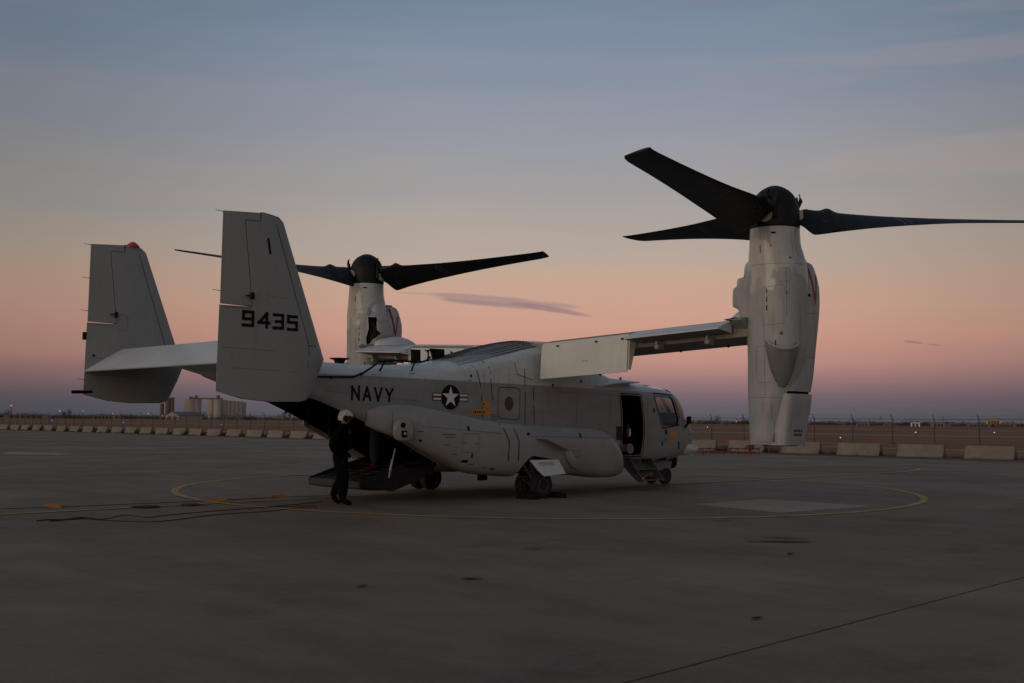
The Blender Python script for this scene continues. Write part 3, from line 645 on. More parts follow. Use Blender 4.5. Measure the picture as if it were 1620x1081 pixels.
# fuselage stations: x, half width, bottom, lower corner top, shoulder, top, lower exponent, upper exponent
FS = [(-9.0, .42, 2.52, 2.66, 2.72, 2.98, 2.2, 2.2), (-8.2, .80, 2.30, 2.50, 2.62, 3.02, 2.5, 2.6), (-7.2, 1.04, 1.98, 2.25, 2.50, 2.98, 2.6, 2.8), (-6.2, 1.15, 1.58, 1.9, 2.50, 2.92, 2.8, 2.8), (-5.0, 1.21, 1.03, 1.4, 2.50, 2.93, 3., 2.8), (-4.1, 1.22, .62, 1.0, 2.50, 3.0, 3.2, 2.9),
      (-3.6, 1.22, .56, .95, 2.52, 3.06, 3.4, 3.0), (-2.8, 1.22, .55, .95, 2.80, 3.24, 3.4, 2.3), (-1.9, 1.22, .55, .95, 3.06, 3.48, 3.4, 1.9), (-1., 1.22, .55, .95, 3.30, 3.67, 3.4, 1.8), (0., 1.22, .55, .95, 3.36, 3.74, 3.4, 1.9), (.8, 1.22, .55, .95, 2.52, 3.62, 3.4, 2.2), (1.5, 1.22, .55, .95, 2.46, 3.22, 3.4, 2.0), (2.2, 1.21, .55, .95, 2.44, 2.90, 3.4, 2.2),
      (3., 1.17, .55, .95, 2.42, 2.80, 3.3, 2.4), (3.6, 1.11, .56, .98, 2.38, 2.78, 3.1, 2.5), (4.2, 1.02, .58, 1.05, 2.30, 2.76, 2.9, 2.5), (4.7, .92, .62, 1.1, 2.16, 2.70, 2.7, 2.4), (5.1, .81, .68, 1.12, 1.98, 2.52, 2.6, 2.2), (5.45, .69, .75, 1.15, 1.72, 2.14, 2.5, 2.1), (5.7, .59, .82, 1.2, 1.55, 1.86, 2.4, 2.1), (6.0, .44, .95, 1.22, 1.42, 1.64, 2.2, 2.1), (6.2, .25, 1.08, 1.25, 1.34, 1.48, 2.1, 2.), (6.27, .08, 1.2, 1.27, 1.29, 1.36, 2., 2.)]
def fus_ring(x, ins=0., zbo=0.):
    w_, zb, zl, zs, zt, n1, n2 = interp(FS, x); w_ = max(.02, w_-ins); zt -= ins; zb += ins-zbo
    zl = max(zl, zb+.02); half = []
    for k in range(11):
        a = math.pi/2*k/10; half.append((w_*math.sin(a)**(2/n1) if k else 0., zl-(zl-zb)*(math.cos(a)**(2/n1) if k < 10 else 0.)))
    for k in range(1, 5): half.append((w_, zl+(zs-zl)*k/5))
    for k in range(0, 11):
        a = math.pi/2*k/10; half.append((w_*(math.cos(a)**(2/n2) if k < 10 else 0.), zs+(zt-zs)*(math.sin(a)**(2/n2) if k else 0.)))
    pts = [Vector((x, -y, z)) for y, z in half]+[Vector((x, y, z)) for y, z in half[-2:0:-1]]
    return pts
def fus_loft(name, xs, ins, m, zbo=lambda x: 0.):
    bm = bmesh.new(); bridge(bm, [fus_ring(x, ins, zbo(x)) for x in xs]); bmesh.ops.recalc_face_normals(bm, faces=bm.faces[:])
    return finish(name, bm, m, None, True, 40)
xs = [-9+.18*i for i in range(74)]+[4.4, 4.5, 4.62, 4.75, 4.9, 5.05, 5.2, 5.35, 5.5, 5.6, 5.75, 5.9, 6.0, 6.08, 6.15, 6.21, 6.25, 6.27]
xs = sorted(set(round(v, 3) for v in xs))
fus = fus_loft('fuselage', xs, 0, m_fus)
full_tree = bvh(fus)
inx = [-8.0+.3*i for i in range(44)]+[5.2, 5.35, 5.5, 5.6, 5.7]
inx = [v for v in sorted(set(round(v, 3) for v in inx)) if v <= 5.7]
def zopen(x): return 0.5*max(0., min(1., (-4.05-x)*8)) if x > -7.35 else 0.5*max(0., min(1., (x+7.55)*5))
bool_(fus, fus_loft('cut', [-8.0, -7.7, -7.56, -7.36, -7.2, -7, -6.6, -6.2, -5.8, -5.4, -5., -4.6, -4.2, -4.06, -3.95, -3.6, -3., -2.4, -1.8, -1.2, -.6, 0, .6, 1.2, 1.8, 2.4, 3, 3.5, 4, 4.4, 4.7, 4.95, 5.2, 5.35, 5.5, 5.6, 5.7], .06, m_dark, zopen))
def cutter(poly, axis, a, b, m=m_seam):
    bm = bmesh.new(); prism(bm, poly, axis, a, b); return finish('cut', bm, m)
DOOR = [(1.97, .88), (2.82, .87), (2.93, 1.4), (2.93, 1.75), (2.79, 2.41), (1.96, 2.43), (2.02, 2.0), (2.05, 1.6)]
bool_(fus, cutter(rounded(DOOR, .07), 1, -1.6, -.7))
SWIN = [(3.44, 2.44), (4.38, 2.42), (4.78, 1.84), (4.74, 1.66), (3.88, 1.62)]
bool_(fus, cutter(rounded(SWIN, .05), 1, -1.6, -.55)); bool_(fus, cutter(rounded(SWIN, .05), 1, .55, 1.6))
for sg in (-1, 1):
    bool_(fus, cutter(rounded([(3.45, sg*.22), (4.80, sg*.16), (4.62, sg*.80), (3.5, sg*.97)], .06), 2, 2.46, 3.2))
    bool_(fus, cutter(rounded([(sg*.05, 1.84), (sg*.78, 1.80), (sg*.80, 2.20), (sg*.05, 2.48)], .05), 0, 4.83, 6.4))
fus.parent = A; fus.data.polygons.foreach_set('use_smooth', [True]*len(fus.data.polygons)); fus.data.set_sharp_from_angle(angle=R(38))
# glass of the cockpit, inside the thickness of the skin
bm = bmesh.new(); gx = [3.3+.12*i for i in range(21)]; rings = [fus_ring(x, .03) for x in gx]; n = len(rings[0])
vr = [[bm.verts.new(p) for p in r] for r in rings]
for Ar, Br in zip(vr, vr[1:]):
    for k in range(n):
        if min(Ar[k].co.z, Ar[(k+1) % n].co.z, Br[k].co.z) > 1.5: bm.faces.new((Ar[k], Ar[(k+1) % n], Br[(k+1) % n], Br[k]))
bmesh.ops.delete(bm, geom=[v for v in bm.verts if not v.link_faces], context='VERTS'); bmesh.ops.recalc_face_normals(bm, faces=bm.faces[:])
finish('cockpit_glass', bm, m_glass, A, True)
# cockpit: instrument coaming, two seats; cabin: floor, bulkhead, extinguisher, white disc
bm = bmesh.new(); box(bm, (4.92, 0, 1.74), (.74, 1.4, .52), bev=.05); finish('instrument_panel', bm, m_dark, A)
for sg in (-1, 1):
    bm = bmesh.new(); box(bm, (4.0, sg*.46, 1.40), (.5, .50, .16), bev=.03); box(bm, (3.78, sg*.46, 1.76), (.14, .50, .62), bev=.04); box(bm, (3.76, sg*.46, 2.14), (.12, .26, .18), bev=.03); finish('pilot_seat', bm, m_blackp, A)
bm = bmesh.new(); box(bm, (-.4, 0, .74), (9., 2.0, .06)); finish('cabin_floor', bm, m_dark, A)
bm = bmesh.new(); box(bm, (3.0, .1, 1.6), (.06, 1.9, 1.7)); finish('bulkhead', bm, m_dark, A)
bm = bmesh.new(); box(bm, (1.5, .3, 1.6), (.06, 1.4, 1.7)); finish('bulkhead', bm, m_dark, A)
for y in (-.2, .25):
    bm = bmesh.new(); box(bm, (4.5, y, 1.95), (.05, .05, .6)); box(bm, (4.45, y, 2.14), (.14, .26, .10)); finish('glareshield_post', bm, m_blackp, A)
bm = bmesh.new(); lathe(bm, [(.02, 1.42), (.055, 1.45), (.055, 1.7), (.02, 1.75), (.015, 1.8)], (2.6, -.92, -.12), n=12); finish('fire_extinguisher', bm, mat('extinguisher_red', (.16, .012, .012), .5), A, True)
bm = bmesh.new(); lathe(bm, [(.025, 0), (.03, .01), (.03, .17), (.025, .18)], (2.6, -.985, 1.36), n=8); finish('extinguisher_label', bm, m_star, A)
bm = bmesh.new(); lathe(bm, [(.001, 0), (.13, 0), (.14, .02), (.14, .06), (.001, .06)], (2.62, -1.0, 1.03), axis=1, n=24); finish('white_disc', bm, mat('disc_grey', (.27, .26, .24), .7), A)
bm = bmesh.new(); tube(bm, [(2.3, -.95, .9), (2.3, -.95, 2.3)], .02, 8); box(bm, (2.42, -.75, 1.6), (.3, .05, 1.), bev=.01); box(bm, (2.3, -.85, 1.05), (.4, .2, .2), bev=.02); finish('cabin_equipment', bm, m_gear, A)
# crew door: folded-down lower door with steps
bm = bmesh.new(); box(bm, (2.45, -1.34, .80), (.86, .36, .05), bev=.01)
finish('door_step', bm, m_gear, A)
for x in (2.04, 2.88):
    bm = bmesh.new(); prism(bm, [(-1.16, .80), (-1.16, .66), (-1.72, .22), (-1.90, .22), (-1.84, .32), (-1.50, .78)], 0, x-.015, x+.015); finish('stair_rail', bm, m_gear, A)
for z, y in ((.26, -1.78), (.52, -1.55)):
    bm = bmesh.new(); box(bm, (2.46, y, z), (.82, .24, .035), bev=.008); finish('stair_tread', bm, m_gear, A)
bm = bmesh.new(); box(bm, (2.46, -1.5, .50), (.8, .03, .44), Matrix.Rotation(R(-40), 3, 'X')); finish('stair_panel', bm, m_gear, A)
bm = bmesh.new(); tube(bm, [(2.3, -1.72, .33), (2.42, -1.74, .42), (2.5, -1.72, .36), (2.58, -1.74, .45), (2.6, -1.72, .33)], .02, 6); finish('yellow_strap', bm, m_chock, A)
bm = bmesh.new(); tube(bm, [(2.04, -1.2, 1.05), (1.98, -1.5, .62), (2.03, -1.8, .34)], .008, 5); tube(bm, [(2.12, -1.2, 1.05), (2.08, -1.5, .62), (2.1, -1.8, .34)], .008, 5); finish('door_cable', bm, m_blackp, A)
# nose details
bm = bmesh.new(); tube(bm, [(4.7, -.50, 1.02), (5.2, -.52, 1.0), (5.55, -.52, .99), (5.72, -.52, .98)], [.06, .18, .19, .14], 18); tube(bm, [(5.68, -.52, .97), (5.78, -.52, .97), (6.02, -.52, .97), (6.04, -.52, .97)], [.10, .12, .115, .09], 16); finish('refuelling_probe', bm, m_light, A, True)
bm = bmesh.new(); lathe(bm, [(.001, 0), (.09, .01), (.17, .08), (.2, .2), (.17, .32), (.1, .38), (.001, .38)], (5.95, 0, 1.58), n=20); finish('sensor_turret', bm, m_blackp, A, True)
bm = bmesh.new(); lathe(bm, [(.001, .0), (.14, .03), (.2, .12), (.21, .3), (.18, .4), (.001, .4)], (5.35, -.15, .42), n=20); finish('chin_turret', bm, m_blackp, A, True)
for z, x0 in ((1.25, 5.6), (1.42, 5.55)):
    bm = bmesh.new(); tube(bm, [(x0-.1, -.58, z), (x0+.05, -.68, z-.0), (x0+.42, -.70, z-.01)], [.02, .014, .008], 8); finish('pitot_tube', bm, m_metal, A)
bm = bmesh.new(); tube(bm, [(5.25, -.7, 1.55), (5.2, -.82, 1.62), (5.35, -.86, 1.75)], .03, 8); box(bm, (5.3, -.86, 1.8), (.12, .1, .2), bev=.02); finish('wiper_arm_housing', bm, m_blackp, A)
bm = bmesh.new(); prism(bm, [(3.3, 2.74), (3.42, 2.74), (3.40, 2.95), (3.35, 2.95)], 1, -.015, .015); finish('blade_antenna', bm, m_dred, A)
# windscreen wiper-line frame: post strips between windows
def seam(pts, name='panel_seam', wd=.022, tree=None, m=m_seam, parent=None, direc=1., origin=-20.):
    return decal(name, polyline(pts, wd), tree or full_tree, m, parent or A, .004, direc=direc, origin=origin, grid=.12)
for pts in ([(-3.1, 3.04), (-3.0, 2.78), (-2.9, 2.48)], [(-2.71, 3.1), (-2.61, 2.82)], [(-2.60, 2.68), (-2.54, 2.2)], [(-2.88, 2.30), (-2.84, 1.80)], [(-1.51, 2.96), (-1.5, 2.56)], [(-1.49, 2.40), (-1.49, 1.68)], [(-1.21, 2.55), (-1.21, 2.22)], [(-1.2, 2.1), (-1.18, 1.68)]):
    seam(pts)
for pts in ([(-1.85, 3.1), (-1.75, 2.82), (-1.25, 2.70)],): seam(pts, wd=.014)
hatch = rounded([(-2.36, 1.78), (-1.66, 1.76), (-1.66, 2.5), (-2.36, 2.5)], .12); seam(hatch+[hatch[0]], 'escape_hatch_outline', .016)
win = [(-2.01+.125*math.cos(a), 2.13+.155*math.sin(a)) for a in [2*math.pi*k/28 for k in range(28)]]
decal('round_window', [win], full_tree, m_portrefl, A, .006)
seam([win[i % 28] for i in range(29)], 'window_rim', .02)
# faint skin panel lines
for pts in ([(-7.0, 2.3), (-5.6, 2.18), (-4.6, 2.14)], [(-.9, 2.45), (1.2, 2.42), (1.9, 2.4)], [(3.1, .9), (3.1, 2.4)], [(.3, 1.7), (.3, 2.4)], [(1.5, 1.5), (1.55, 2.4)], [(3.1, 1.3), (4.3, 1.27)]):
    seam(pts, 'skin_joint', .006, m=m_line)
seam([(3.39, 2.50), (4.43, 2.47), (4.84, 1.86)], 'window_frame', .035, m=m_blackp); seam([(4.84, 1.66), (3.84, 1.57), (3.39, 2.50)], 'window_frame', .035, m=m_blackp)
dr = rounded([(a*1.0, b) for a, b in [(1.93, .85), (2.87, .84), (2.97, 1.4), (2.97, 1.75), (2.82, 2.45), (1.92, 2.46), (1.98, 2.0), (2.01, 1.6)]], .08); seam(dr+[dr[0]], 'door_seal', .03, m=m_blackp)
# NAVY
def letters(txt, x0, x1, z0, z1, wd, skew):
    """block strokes in a box; skew = z drop per metre"""
    G = {'N': [[(0, 0), (0, 1)], [(0, 1), (1, 0)], [(1, 0), (1, 1)]], 'A': [[(0, 0), (.5, 1)], [(.5, 1), (1, 0)], [(.2, .3), (.8, .3)]], 'V': [[(0, 1), (.5, 0)], [(.5, 0), (1, 1)]], 'Y': [[(0, 1), (.5, .48)], [(1, 1), (.5, .48)], [(.5, .5), (.5, 0)]],
         '9': [[(1, 0), (1, 1)], [(1, 1), (0, 1)], [(0, 1), (0, .48)], [(0, .48), (1, .48)], [(0, 0), (1, 0)]], '4': [[(.85, 0), (.85, 1)], [(.85, 1), (.0, .3)], [(0, .3), (1.1, .3)]], '3': [[(1, 0), (1, 1)], [(0, 1), (1, 1)], [(.25, .5), (1, .5)], [(0, 0), (1, 0)]],
         '5': [[(1, 1), (0, 1)], [(0, 1), (0, .55)], [(0, .55), (1, .55)], [(1, .55), (1, 0)], [(1, 0), (0, 0)]]}
    n_ = len(txt); adv = (x1-x0)/n_; lw = adv; out = []
    for i, ch in enumerate(txt):
        for a, b in G[ch]:
            P = []
            for u, v in (a, b):
                x = x0+i*adv+wd/2+u*(lw-wd); z = z0+wd/2+v*(z1-z0-wd); P.append(Vector((x, z)))
            d = (P[1]-P[0]).normalized()*wd*.5
            for q in strokes([(P[0]-d, P[1]+d)], wd): out.append([(x, z-(x-x0)*skew) for x, z in q])
    return out
for i, ch in enumerate('NAVY'):
    x0 = -6.43+i*.278; decal('letter', letters(ch, x0, x0+.215, 2.12-i*.008, 2.43-i*.012, .052, 0), full_tree, m_blackp, A, .004+.0006*i, grid=.05)
# national insignia
cx, cz, rr_ = -3.81, 2.24, .245
def circ(r, n_=40): return [(cx+r*math.cos(2*math.pi*k/n_), cz+r*math.sin(2*math.pi*k/n_)) for k in range(n_)]
bars = [(cx-.52, cz-.085), (cx+.52, cz-.085), (cx+.52, cz+.085), (cx-.52, cz+.085)]
decal('insignia_border', [bars], full_tree, m_blackp, A, .004)
decal('insignia_bar', [[(cx+s_*.50, cz+a), (cx+s_*.20, cz+a), (cx+s_*.20, cz+b), (cx+s_*.50, cz+b)] for s_ in (-1, 1) for a, b in ((-.066, -.025), (.025, .066))], full_tree, m_star, A, .007)
decal('insignia_stripe', [[(cx+s_*.50, cz-.02), (cx+s_*.2, cz-.02), (cx+s_*.2, cz+.02), (cx+s_*.50, cz+.02)] for s_ in (-1, 1)], full_tree, m_red, A, .007)
decal('insignia_disc', [circ(rr_+.03)], full_tree, m_blackp, A, .0095)
star = []
for k in range(10):
    a = math.pi/2+k*math.pi/5; r_ = rr_ if k % 2 == 0 else rr_*.385; star.append((cx+r_*math.cos(a), cz+r_*math.sin(a)))
decal('insignia_star', [[star[k], star[(k+1) % 10], (cx, cz)] for k in range(10)], full_tree, m_star, A, .0125)
# orange rescue arrows and marks
def arrow(x0, x1, z, h, name='rescue_arrow'):
    decal(name, [[(x0, z-h*.33), (x1-h*.8, z-h*.33), (x1-h*.8, z+h*.33), (x0, z+h*.33)], [(x1-h*.8, z-h*.6), (x1, z), (x1-h*.8, z+h*.6)]], full_tree, m_orange, A, .005)
    decal('arrow_lettering', [[(x0+.03+k*.055, z-h*.16), (x0+.06+k*.055, z-h*.16), (x0+.06+k*.055, z+h*.16), (x0+.03+k*.055, z+h*.16)] for k in range(int((x1-x0-h)/.055))], full_tree, m_blackp, A, .009)
arrow(-3.16, -2.56, 1.92, .17); arrow(-2.86, -2.60, 2.10, .17)
decal('rescue_mark', [[(4.16, 1.40), (4.60, 1.38), (4.60, 1.50), (4.16, 1.52)]], full_tree, m_orange, A, .005)
decal('rescue_mark', [[(4.25, 1.14), (4.44, 1.13), (4.44, 1.26), (4.25, 1.27)]], full_tree, m_orange, A, .005)
decal('static_port', [[(3.98, 1.40), (4.09, 1.39), (4.09, 1.54), (3.98, 1.55)], [(3.80, 1.10), (3.87, 1.10), (3.87, 1.22), (3.80, 1.22)], [(3.38, 1.98), (3.45, 1.98), (3.45, 2.1), (3.38, 2.1)], [(4.75, 1.0), (4.83, 1.0), (4.83, 1.2), (4.75, 1.2)]], full_tree, m_blackp, A, .005)
decal('stencil_text', [[(a, z), (a+l, z), (a+l, z+.014), (a, z+.014)] for a, z, l in [(-2.62, 1.86, .16), (-2.60, 1.82, .2), (-2.58, 1.78, .18), (-2.62, 1.74, .22), (3.95, 1.30, .14), (3.95, 1.26, .12), (3.95, 1.22, .16), (-3.3, 2.62, .12), (-5.9, 2.66, .1), (-4.9, 2.72, .14)]], full_tree, m_line, A, .004)
bm = bmesh.new()
for k in range(9): box(bm, (1.80+k*.025, -1.225, 1.44), (.008, .012, .34))
finish('air_grille', bm, m_grill, A); decal('grille_plate', [[(1.78, 1.26), (2.02, 1.26), (2.02, 1.62), (1.78, 1.62)]], full_tree, m_gear, A, .003)
# fasteners and small vents
for x, z in ((-3.2, 2.73), (-.2, 2.86), (.45, 2.72), (-.55, 2.6)):
    decal('vent_hole', [[(x+.035*math.cos(a*.785), z+.035*math.sin(a*.785)) for a in range(8)]], full_tree, m_blackp, A, .006)
# ribbed vent panels on the hump roof
def roof_z(x, y):
    h = full_tree.ray_cast(Vector((x, y, 8)), Vector((0, 0, -1))); return h[0].z if h[0] is not None else 3
bm = bmesh.new()
for i in range(17):
    y = -.96+i*.12; pts = [(x, y*(.75+.25*min(1, (x+3.3)/1.2)), roof_z(x, y)+.012) for x in [-3.2+.25*k for k in range(11)]]; tube(bm, pts, .009, 4)
finish('roof_vent_ribs', bm, m_gear, A)
bm = bmesh.new(); prev = None
for i in range(14):
    x = -3.4+i*.2; row = [bm.verts.new((x, y, roof_z(x, y)+.006)) for y in (-1.0, -.8, -.5, 0, .5, .8, 1.0)]
    if prev:
        for k in range(6): bm.faces.new((prev[k], row[k], row[k+1], prev[k+1]))
    prev = row
finish('roof_vent_panel', bm, m_vent, A, True)
# top antennas
bm = bmesh.new(); lathe(bm, [(.12, 2.8), (.10, 2.94), (.13, 3.01), (.215, 3.03), (.215, 3.05), (.02, 3.06)], (-5.93, 0, 0), n=20); finish('dome_antenna', bm, m_blackp, A, True)
def blade_ant(x0, x1, y, z0, z1, sl, th=.035):
    bm = bmesh.new(); prism(bm, [(x0, z0), (x1, z0), (x1-sl*.3, z1), (x0-sl, z1)], 1, y-th, y+th); finish('blade_antenna', bm, m_blackp, A)
blade_ant(-3.93, -3.70, 0, 2.9, 3.34, .02); blade_ant(-3.25, -2.95, 0, 3.0, 3.39, .14)
bm = bmesh.new(); tube(bm, [(-3.45, 0, 2.95), (-3.45, 0, 3.33)], .02, 6); box(bm, (-3.40, 0, 3.34), (.26, .07, .025)); finish('pole_antenna', bm, m_blackp, A)
# tubular HF antenna on stand-offs along the right shoulder
bm = bmesh.new(); tube(bm, [(-7.6, -1.13, 2.57), (-7.16, -1.17, 2.58), (-6.43, -1.2, 2.60), (-6.16, -1.2, 2.70), (-5.9, -1.17, 2.84), (-5.73, -1.12, 2.94), (-5.39, -1.1, 2.99), (-4.79, -1.1, 2.99), (-4.53, -1.1, 2.99), (-4.38, -1.05, 3.03), (-4.22, -1.0, 3.12)], .022, 8); finish('tube_antenna', bm, m_blackp, A, True)
for a, b in (((-5.53, -1.1, 2.98), (-5.66, -1.06, 2.74)), ((-4.74, -1.1, 2.98), (-4.80, -1.06, 2.77)), ((-6.9, -1.2, 2.585), (-6.9, -1.05, 2.56)), ((-6.16, -1.2, 2.70), (-6.2, -1.08, 2.62))):
    bm = bmesh.new(); tube(bm, [a, b, Vector(b)+Vector((0, .06, -.01))], [.016, .022, .05], 8); finish('antenna_standoff', bm, m_blackp, A)
bm = bmesh.new(); bridge(bm, [[Vector((x, y, z)) for x, z in q] for y, q in [(-.5, [(.9, 2.95), (2.9, 2.80), (2.9, 2.77), (.9, 2.60)]), (-1.27, [(1.0, 2.62), (2.6, 2.77), (2.6, 2.745), (1.0, 2.585)]), (-1.42, [(1.6, 2.72), (2.5, 2.77), (2.5, 2.755), (1.6, 2.70)])]]); bmesh.ops.recalc_face_normals(bm, faces=bm.faces[:]); finish('fairing_lip', bm, m_light, A)
bm = bmesh.new(); box(bm, (1.25, -1.0, 3.0), (.36, .12, .12), Matrix.Rotation(R(18), 3, 'Y'), .03); finish('air_inlet', bm, m_blackp, A)

# ---- sponsons
SS = [(-6.05, 1.20, 1.60, 1.90, 3.), (-5.8, 1.38, 1.48, 2.02, 2.7), (-5.3, 1.58, 1.30, 2.05, 2.5), (-4.6, 1.84, .97, 1.97, 2.5), (-3.8, 2.04, .62, 1.83, 2.8), (-3., 2.15, .51, 1.71, 3.3), (-2., 2.18, .47, 1.64, 3.6), (-1.2, 2.16, .47, 1.61, 3.6), (-.6, 2.15, .47, 1.60, 3.4), (-.2, 2.22, .43, 1.59, 3.2), (.2, 2.28, .39, 1.56, 3.4), (.5, 2.28, .38, 1.46, 3.4), (.8, 2.20, .38, 1.27, 3.2), (1.05, 2.08, .40, 1.08, 3.), (1.27, 1.88, .44, .91, 2.7), (1.42, 1.6, .53, .78, 2.2)]
def make_sponson(sg):
    def ring(x):
        yo, zb, zt, n_ = interp(SS, x); yi = interp(FS, x)[0]-.03; c = (yo+yi)/2; a = (yo-yi)/2
        return [Vector((x, sg*y, z)) for y, z in supere(c, (zb+zt)/2, a, (zt-zb)/2, n_, 40)]
    bm = bmesh.new(); bridge(bm, [ring(-6.05+.12*i) for i in range(61)]+[ring(1.34), ring(1.42)]); bmesh.ops.recalc_face_normals(bm, faces=bm.faces[:])
    o = finish('sponson', bm, m_grey, None, True, 40); tr = bvh(o)
    bm = bmesh.new(); prism(bm, rounded([(-2.72, .2), (-1.25, .2), (-1.35, .84), (-2.22, .96), (-2.5, .72)], .10), 1, sg*1.35, sg*2.4); bool_(o, finish('cut', bm, m_dark))
    o.parent = A; o.data.polygons.foreach_set('use_smooth', [True]*len(o.data.polygons)); o.data.set_sharp_from_angle(angle=R(38)); return o, tr
spR, trR = make_sponson(-1); spL, trL = make_sponson(1)
for pts in ([(-3.05, 1.66), (-2.89, 1.26), (-2.92, .85)], [(-2.73, 1.64), (-2.6, 1.26), (-2.62, .85)]): decal('panel_seam', polyline(pts, .026), trR, m_seam, spR, .005, grid=.1)
for pts in ([(-2.2, 1.38), (.5, 1.34)], [(-5., 1.6), (-3.1, 1.45)], [(-5.6, 1.25), (-5.6, 1.95)], [(-.9, .9), (-.6, .9), (-.6, 1.05), (-.9, 1.05), (-.9, .9)], [(-4.1, 1.05), (-3.7, 1.05), (-3.7, 1.45), (-4.1, 1.45), (-4.1, 1.05)]):
    decal('skin_joint', polyline(pts, .009), trR, m_line, spR, .004, grid=.15)
decal('stencil_text', [[(a, z), (a+l, z), (a+l, z+.02), (a, z+.02)] for a, z, l in [(-4.55, 1.42, .3), (-4.5, 1.36, .22), (-4.5, 1.2, .1), (-4.1, 1.24, .08), (-3.8, 1.22, .08), (-4.3, 1.0, .1), (-2.45, .62, .12), (-3.55, .7, .1), (-3.9, .78, .12), (-5.1, 1.48, .14)]], trR, m_line, spR, .005)
for x, z, a, b in [(-4.0, .86, .07, .03), (-3.86, .98, .02, .05), (-.55, 1.40, .03, .05), (-2.3, 1.44, .045, .03), (-3.95, 1.56, .03, .05), (-3.3, .68, .05, .02), (-5.0, 1.30, .03, .02)]:
    decal('access_port', [[(x-a, z-b), (x+a, z-b), (x+a*.9, z+b), (x-a*.8, z+b)]], trR, m_blackp, spR, .006)
# chaff/flare dome with black sensor near the rear of the sponson
bm = bmesh.new(); rings = []
for k, (sc_, d) in enumerate([(1, .0), (.96, .05), (.8, .075), (.01, .08)]):
    rings.append([Vector((-5.45+.20*sc_*u, -1.62-d-.0-(u*.20*sc_)*.38, 1.52+.23*sc_*v)) for u, v in supere(0, 0, 1, 1, 3, 24)])
bridge(bm, rings); bmesh.ops.recalc_face_normals(bm, faces=bm.faces[:]); finish('sensor_blister', bm, m_grey, spR, True)
bm = bmesh.new(); lathe(bm, [(.055, 0), (.055, .03), (.02, .045)], (-5.50, -1.64, 1.62), axis=1, n=14)
for v in bm.verts: v.co.y = -1.68-(v.co.y+1.64)
bmesh.ops.recalc_face_normals(bm, faces=bm.faces[:]); finish('sensor_lens', bm, m_blackp, spR)
bm = bmesh.new(); box(bm, (-5.47, -1.70, 1.44), (.12, .035, .14), Matrix.Rotation(R(-20), 3, 'Z'), .01); finish('sensor_box', bm, m_blackp, spR)
bm = bmesh.new(); box(bm, (-5.47, -1.725, 1.45), (.05, .01, .05), Matrix.Rotation(R(-20), 3, 'Z')); finish('sensor_glass', bm, m_silo, spR)
# strake and teardrop blister
bm = bmesh.new(); rings = []
for x, o_, h_, z_ in [(-2.05, .0, .01, 1.36), (-1.9, .10, .012, 1.35), (-1.4, .17, .02, 1.17), (-1.22, .16, .03, 1.10)]:
    rings.append([Vector((x, -2.15, z_+h_)), Vector((x, -2.24-o_, z_+h_*.6-.02)), Vector((x, -2.24-o_, z_-h_*.6-.02)), Vector((x, -2.15, z_-h_-.02))])
bridge(bm, rings); bmesh.ops.recalc_face_normals(bm, faces=bm.faces[:]); finish('strake', bm, m_grey, spR)
bm = bmesh.new(); bmesh.ops.create_uvsphere(bm, u_segments=24, v_segments=16, radius=1); 
for v in bm.verts:
    c = v.co.copy(); v.co = Vector((-.95+c.x*.14+c.z*-.16, -2.19+c.y*.09, .88+c.z*.26))
finish('teardrop_blister', bm, m_grey, spR, True)
# ---- landing gear
def wheel(bm_t, bm_r, c, r, w_):
    lathe(bm_t, [(r*.58, -w_*.42), (r*.80, -w_*.5), (r*.95, -w_*.42), (r, -w_*.2), (r, w_*.2), (r*.95, w_*.42), (r*.80, w_*.5), (r*.58, w_*.42)], c, axis=1, n=32)
    lathe(bm_r, [(r*.585, -w_*.40), (r*.52, -w_*.44), (r*.46, -w_*.30), (r*.2, -w_*.26), (r*.16, -w_*.40), (.001, -w_*.40)], c, axis=1, n=28)
    lathe(bm_r, [(r*.585, w_*.40), (r*.52, w_*.44), (r*.46, w_*.30), (r*.2, w_*.26), (r*.16, w_*.40), (.001, w_*.40)], c, axis=1, n=28)
    for k in range(8):
        a = 2*math.pi*k/8; 
        for s_ in (-1, 1): box(bm_r, (c[0]+r*.33*math.cos(a), c[1]+s_*w_*.30, c[2]+r*.33*math.sin(a)), (.025, .02, .025))
def add_gear(x, ys_, r, w_, parent, name):
    root = bpy.data.objects.new(name, None); col.objects.link(root); root.parent = parent
    for y in ys_:
        bt, br = bmesh.new(), bmesh.new(); wheel(bt, br, (x, y, r), r, w_); finish('tyre', bt, m_tyre, root, True, 50); finish('rim', br, m_rim, root, True, 30)
    return root
for sg in (-1, 1):
    g = add_gear(-1.9, (sg*2.16, sg*1.70), .292, .22, A, 'main_landing_gear')
    bm = bmesh.new(); ym = sg*1.92
    tube(bm, [(-1.9, sg*1.62, .292), (-1.9, sg*2.22, .292)], .05, 10); tube(bm, [(-1.9, ym, .315), (-2.02, ym, 1.1)], [.06, .085], 12); tube(bm, [(-1.98, ym-.1, .35), (-2.5, ym-.12, .95)], .03, 8); tube(bm, [(-1.9, ym+.08, .5), (-1.4, ym+.1, .95)], .03, 8)
    tube(bm, [(-2.0, ym, .55), (-2.22, ym-sg*.02, .42), (-2.0, ym, .30)], .024, 8); tube(bm, [(-1.93, ym+sg*.08, .9), (-1.97, ym+sg*.1, .5), (-2.08, ym+sg*.06, .36)], .012, 6); finish('gear_strut', bm, m_gear, g)
    for c_, s_ in (((-2.14, sg*1.80, .47), (.22, .03, .04)), ((-2.06, sg*2.02, .62), (.05, .05, .09)), ((-2.0, sg*1.95, .75), (.06, .06, .12))):
        bm = bmesh.new(); box(bm, c_, s_, bev=.006); finish('brake_fitting', bm, m_metal, g)
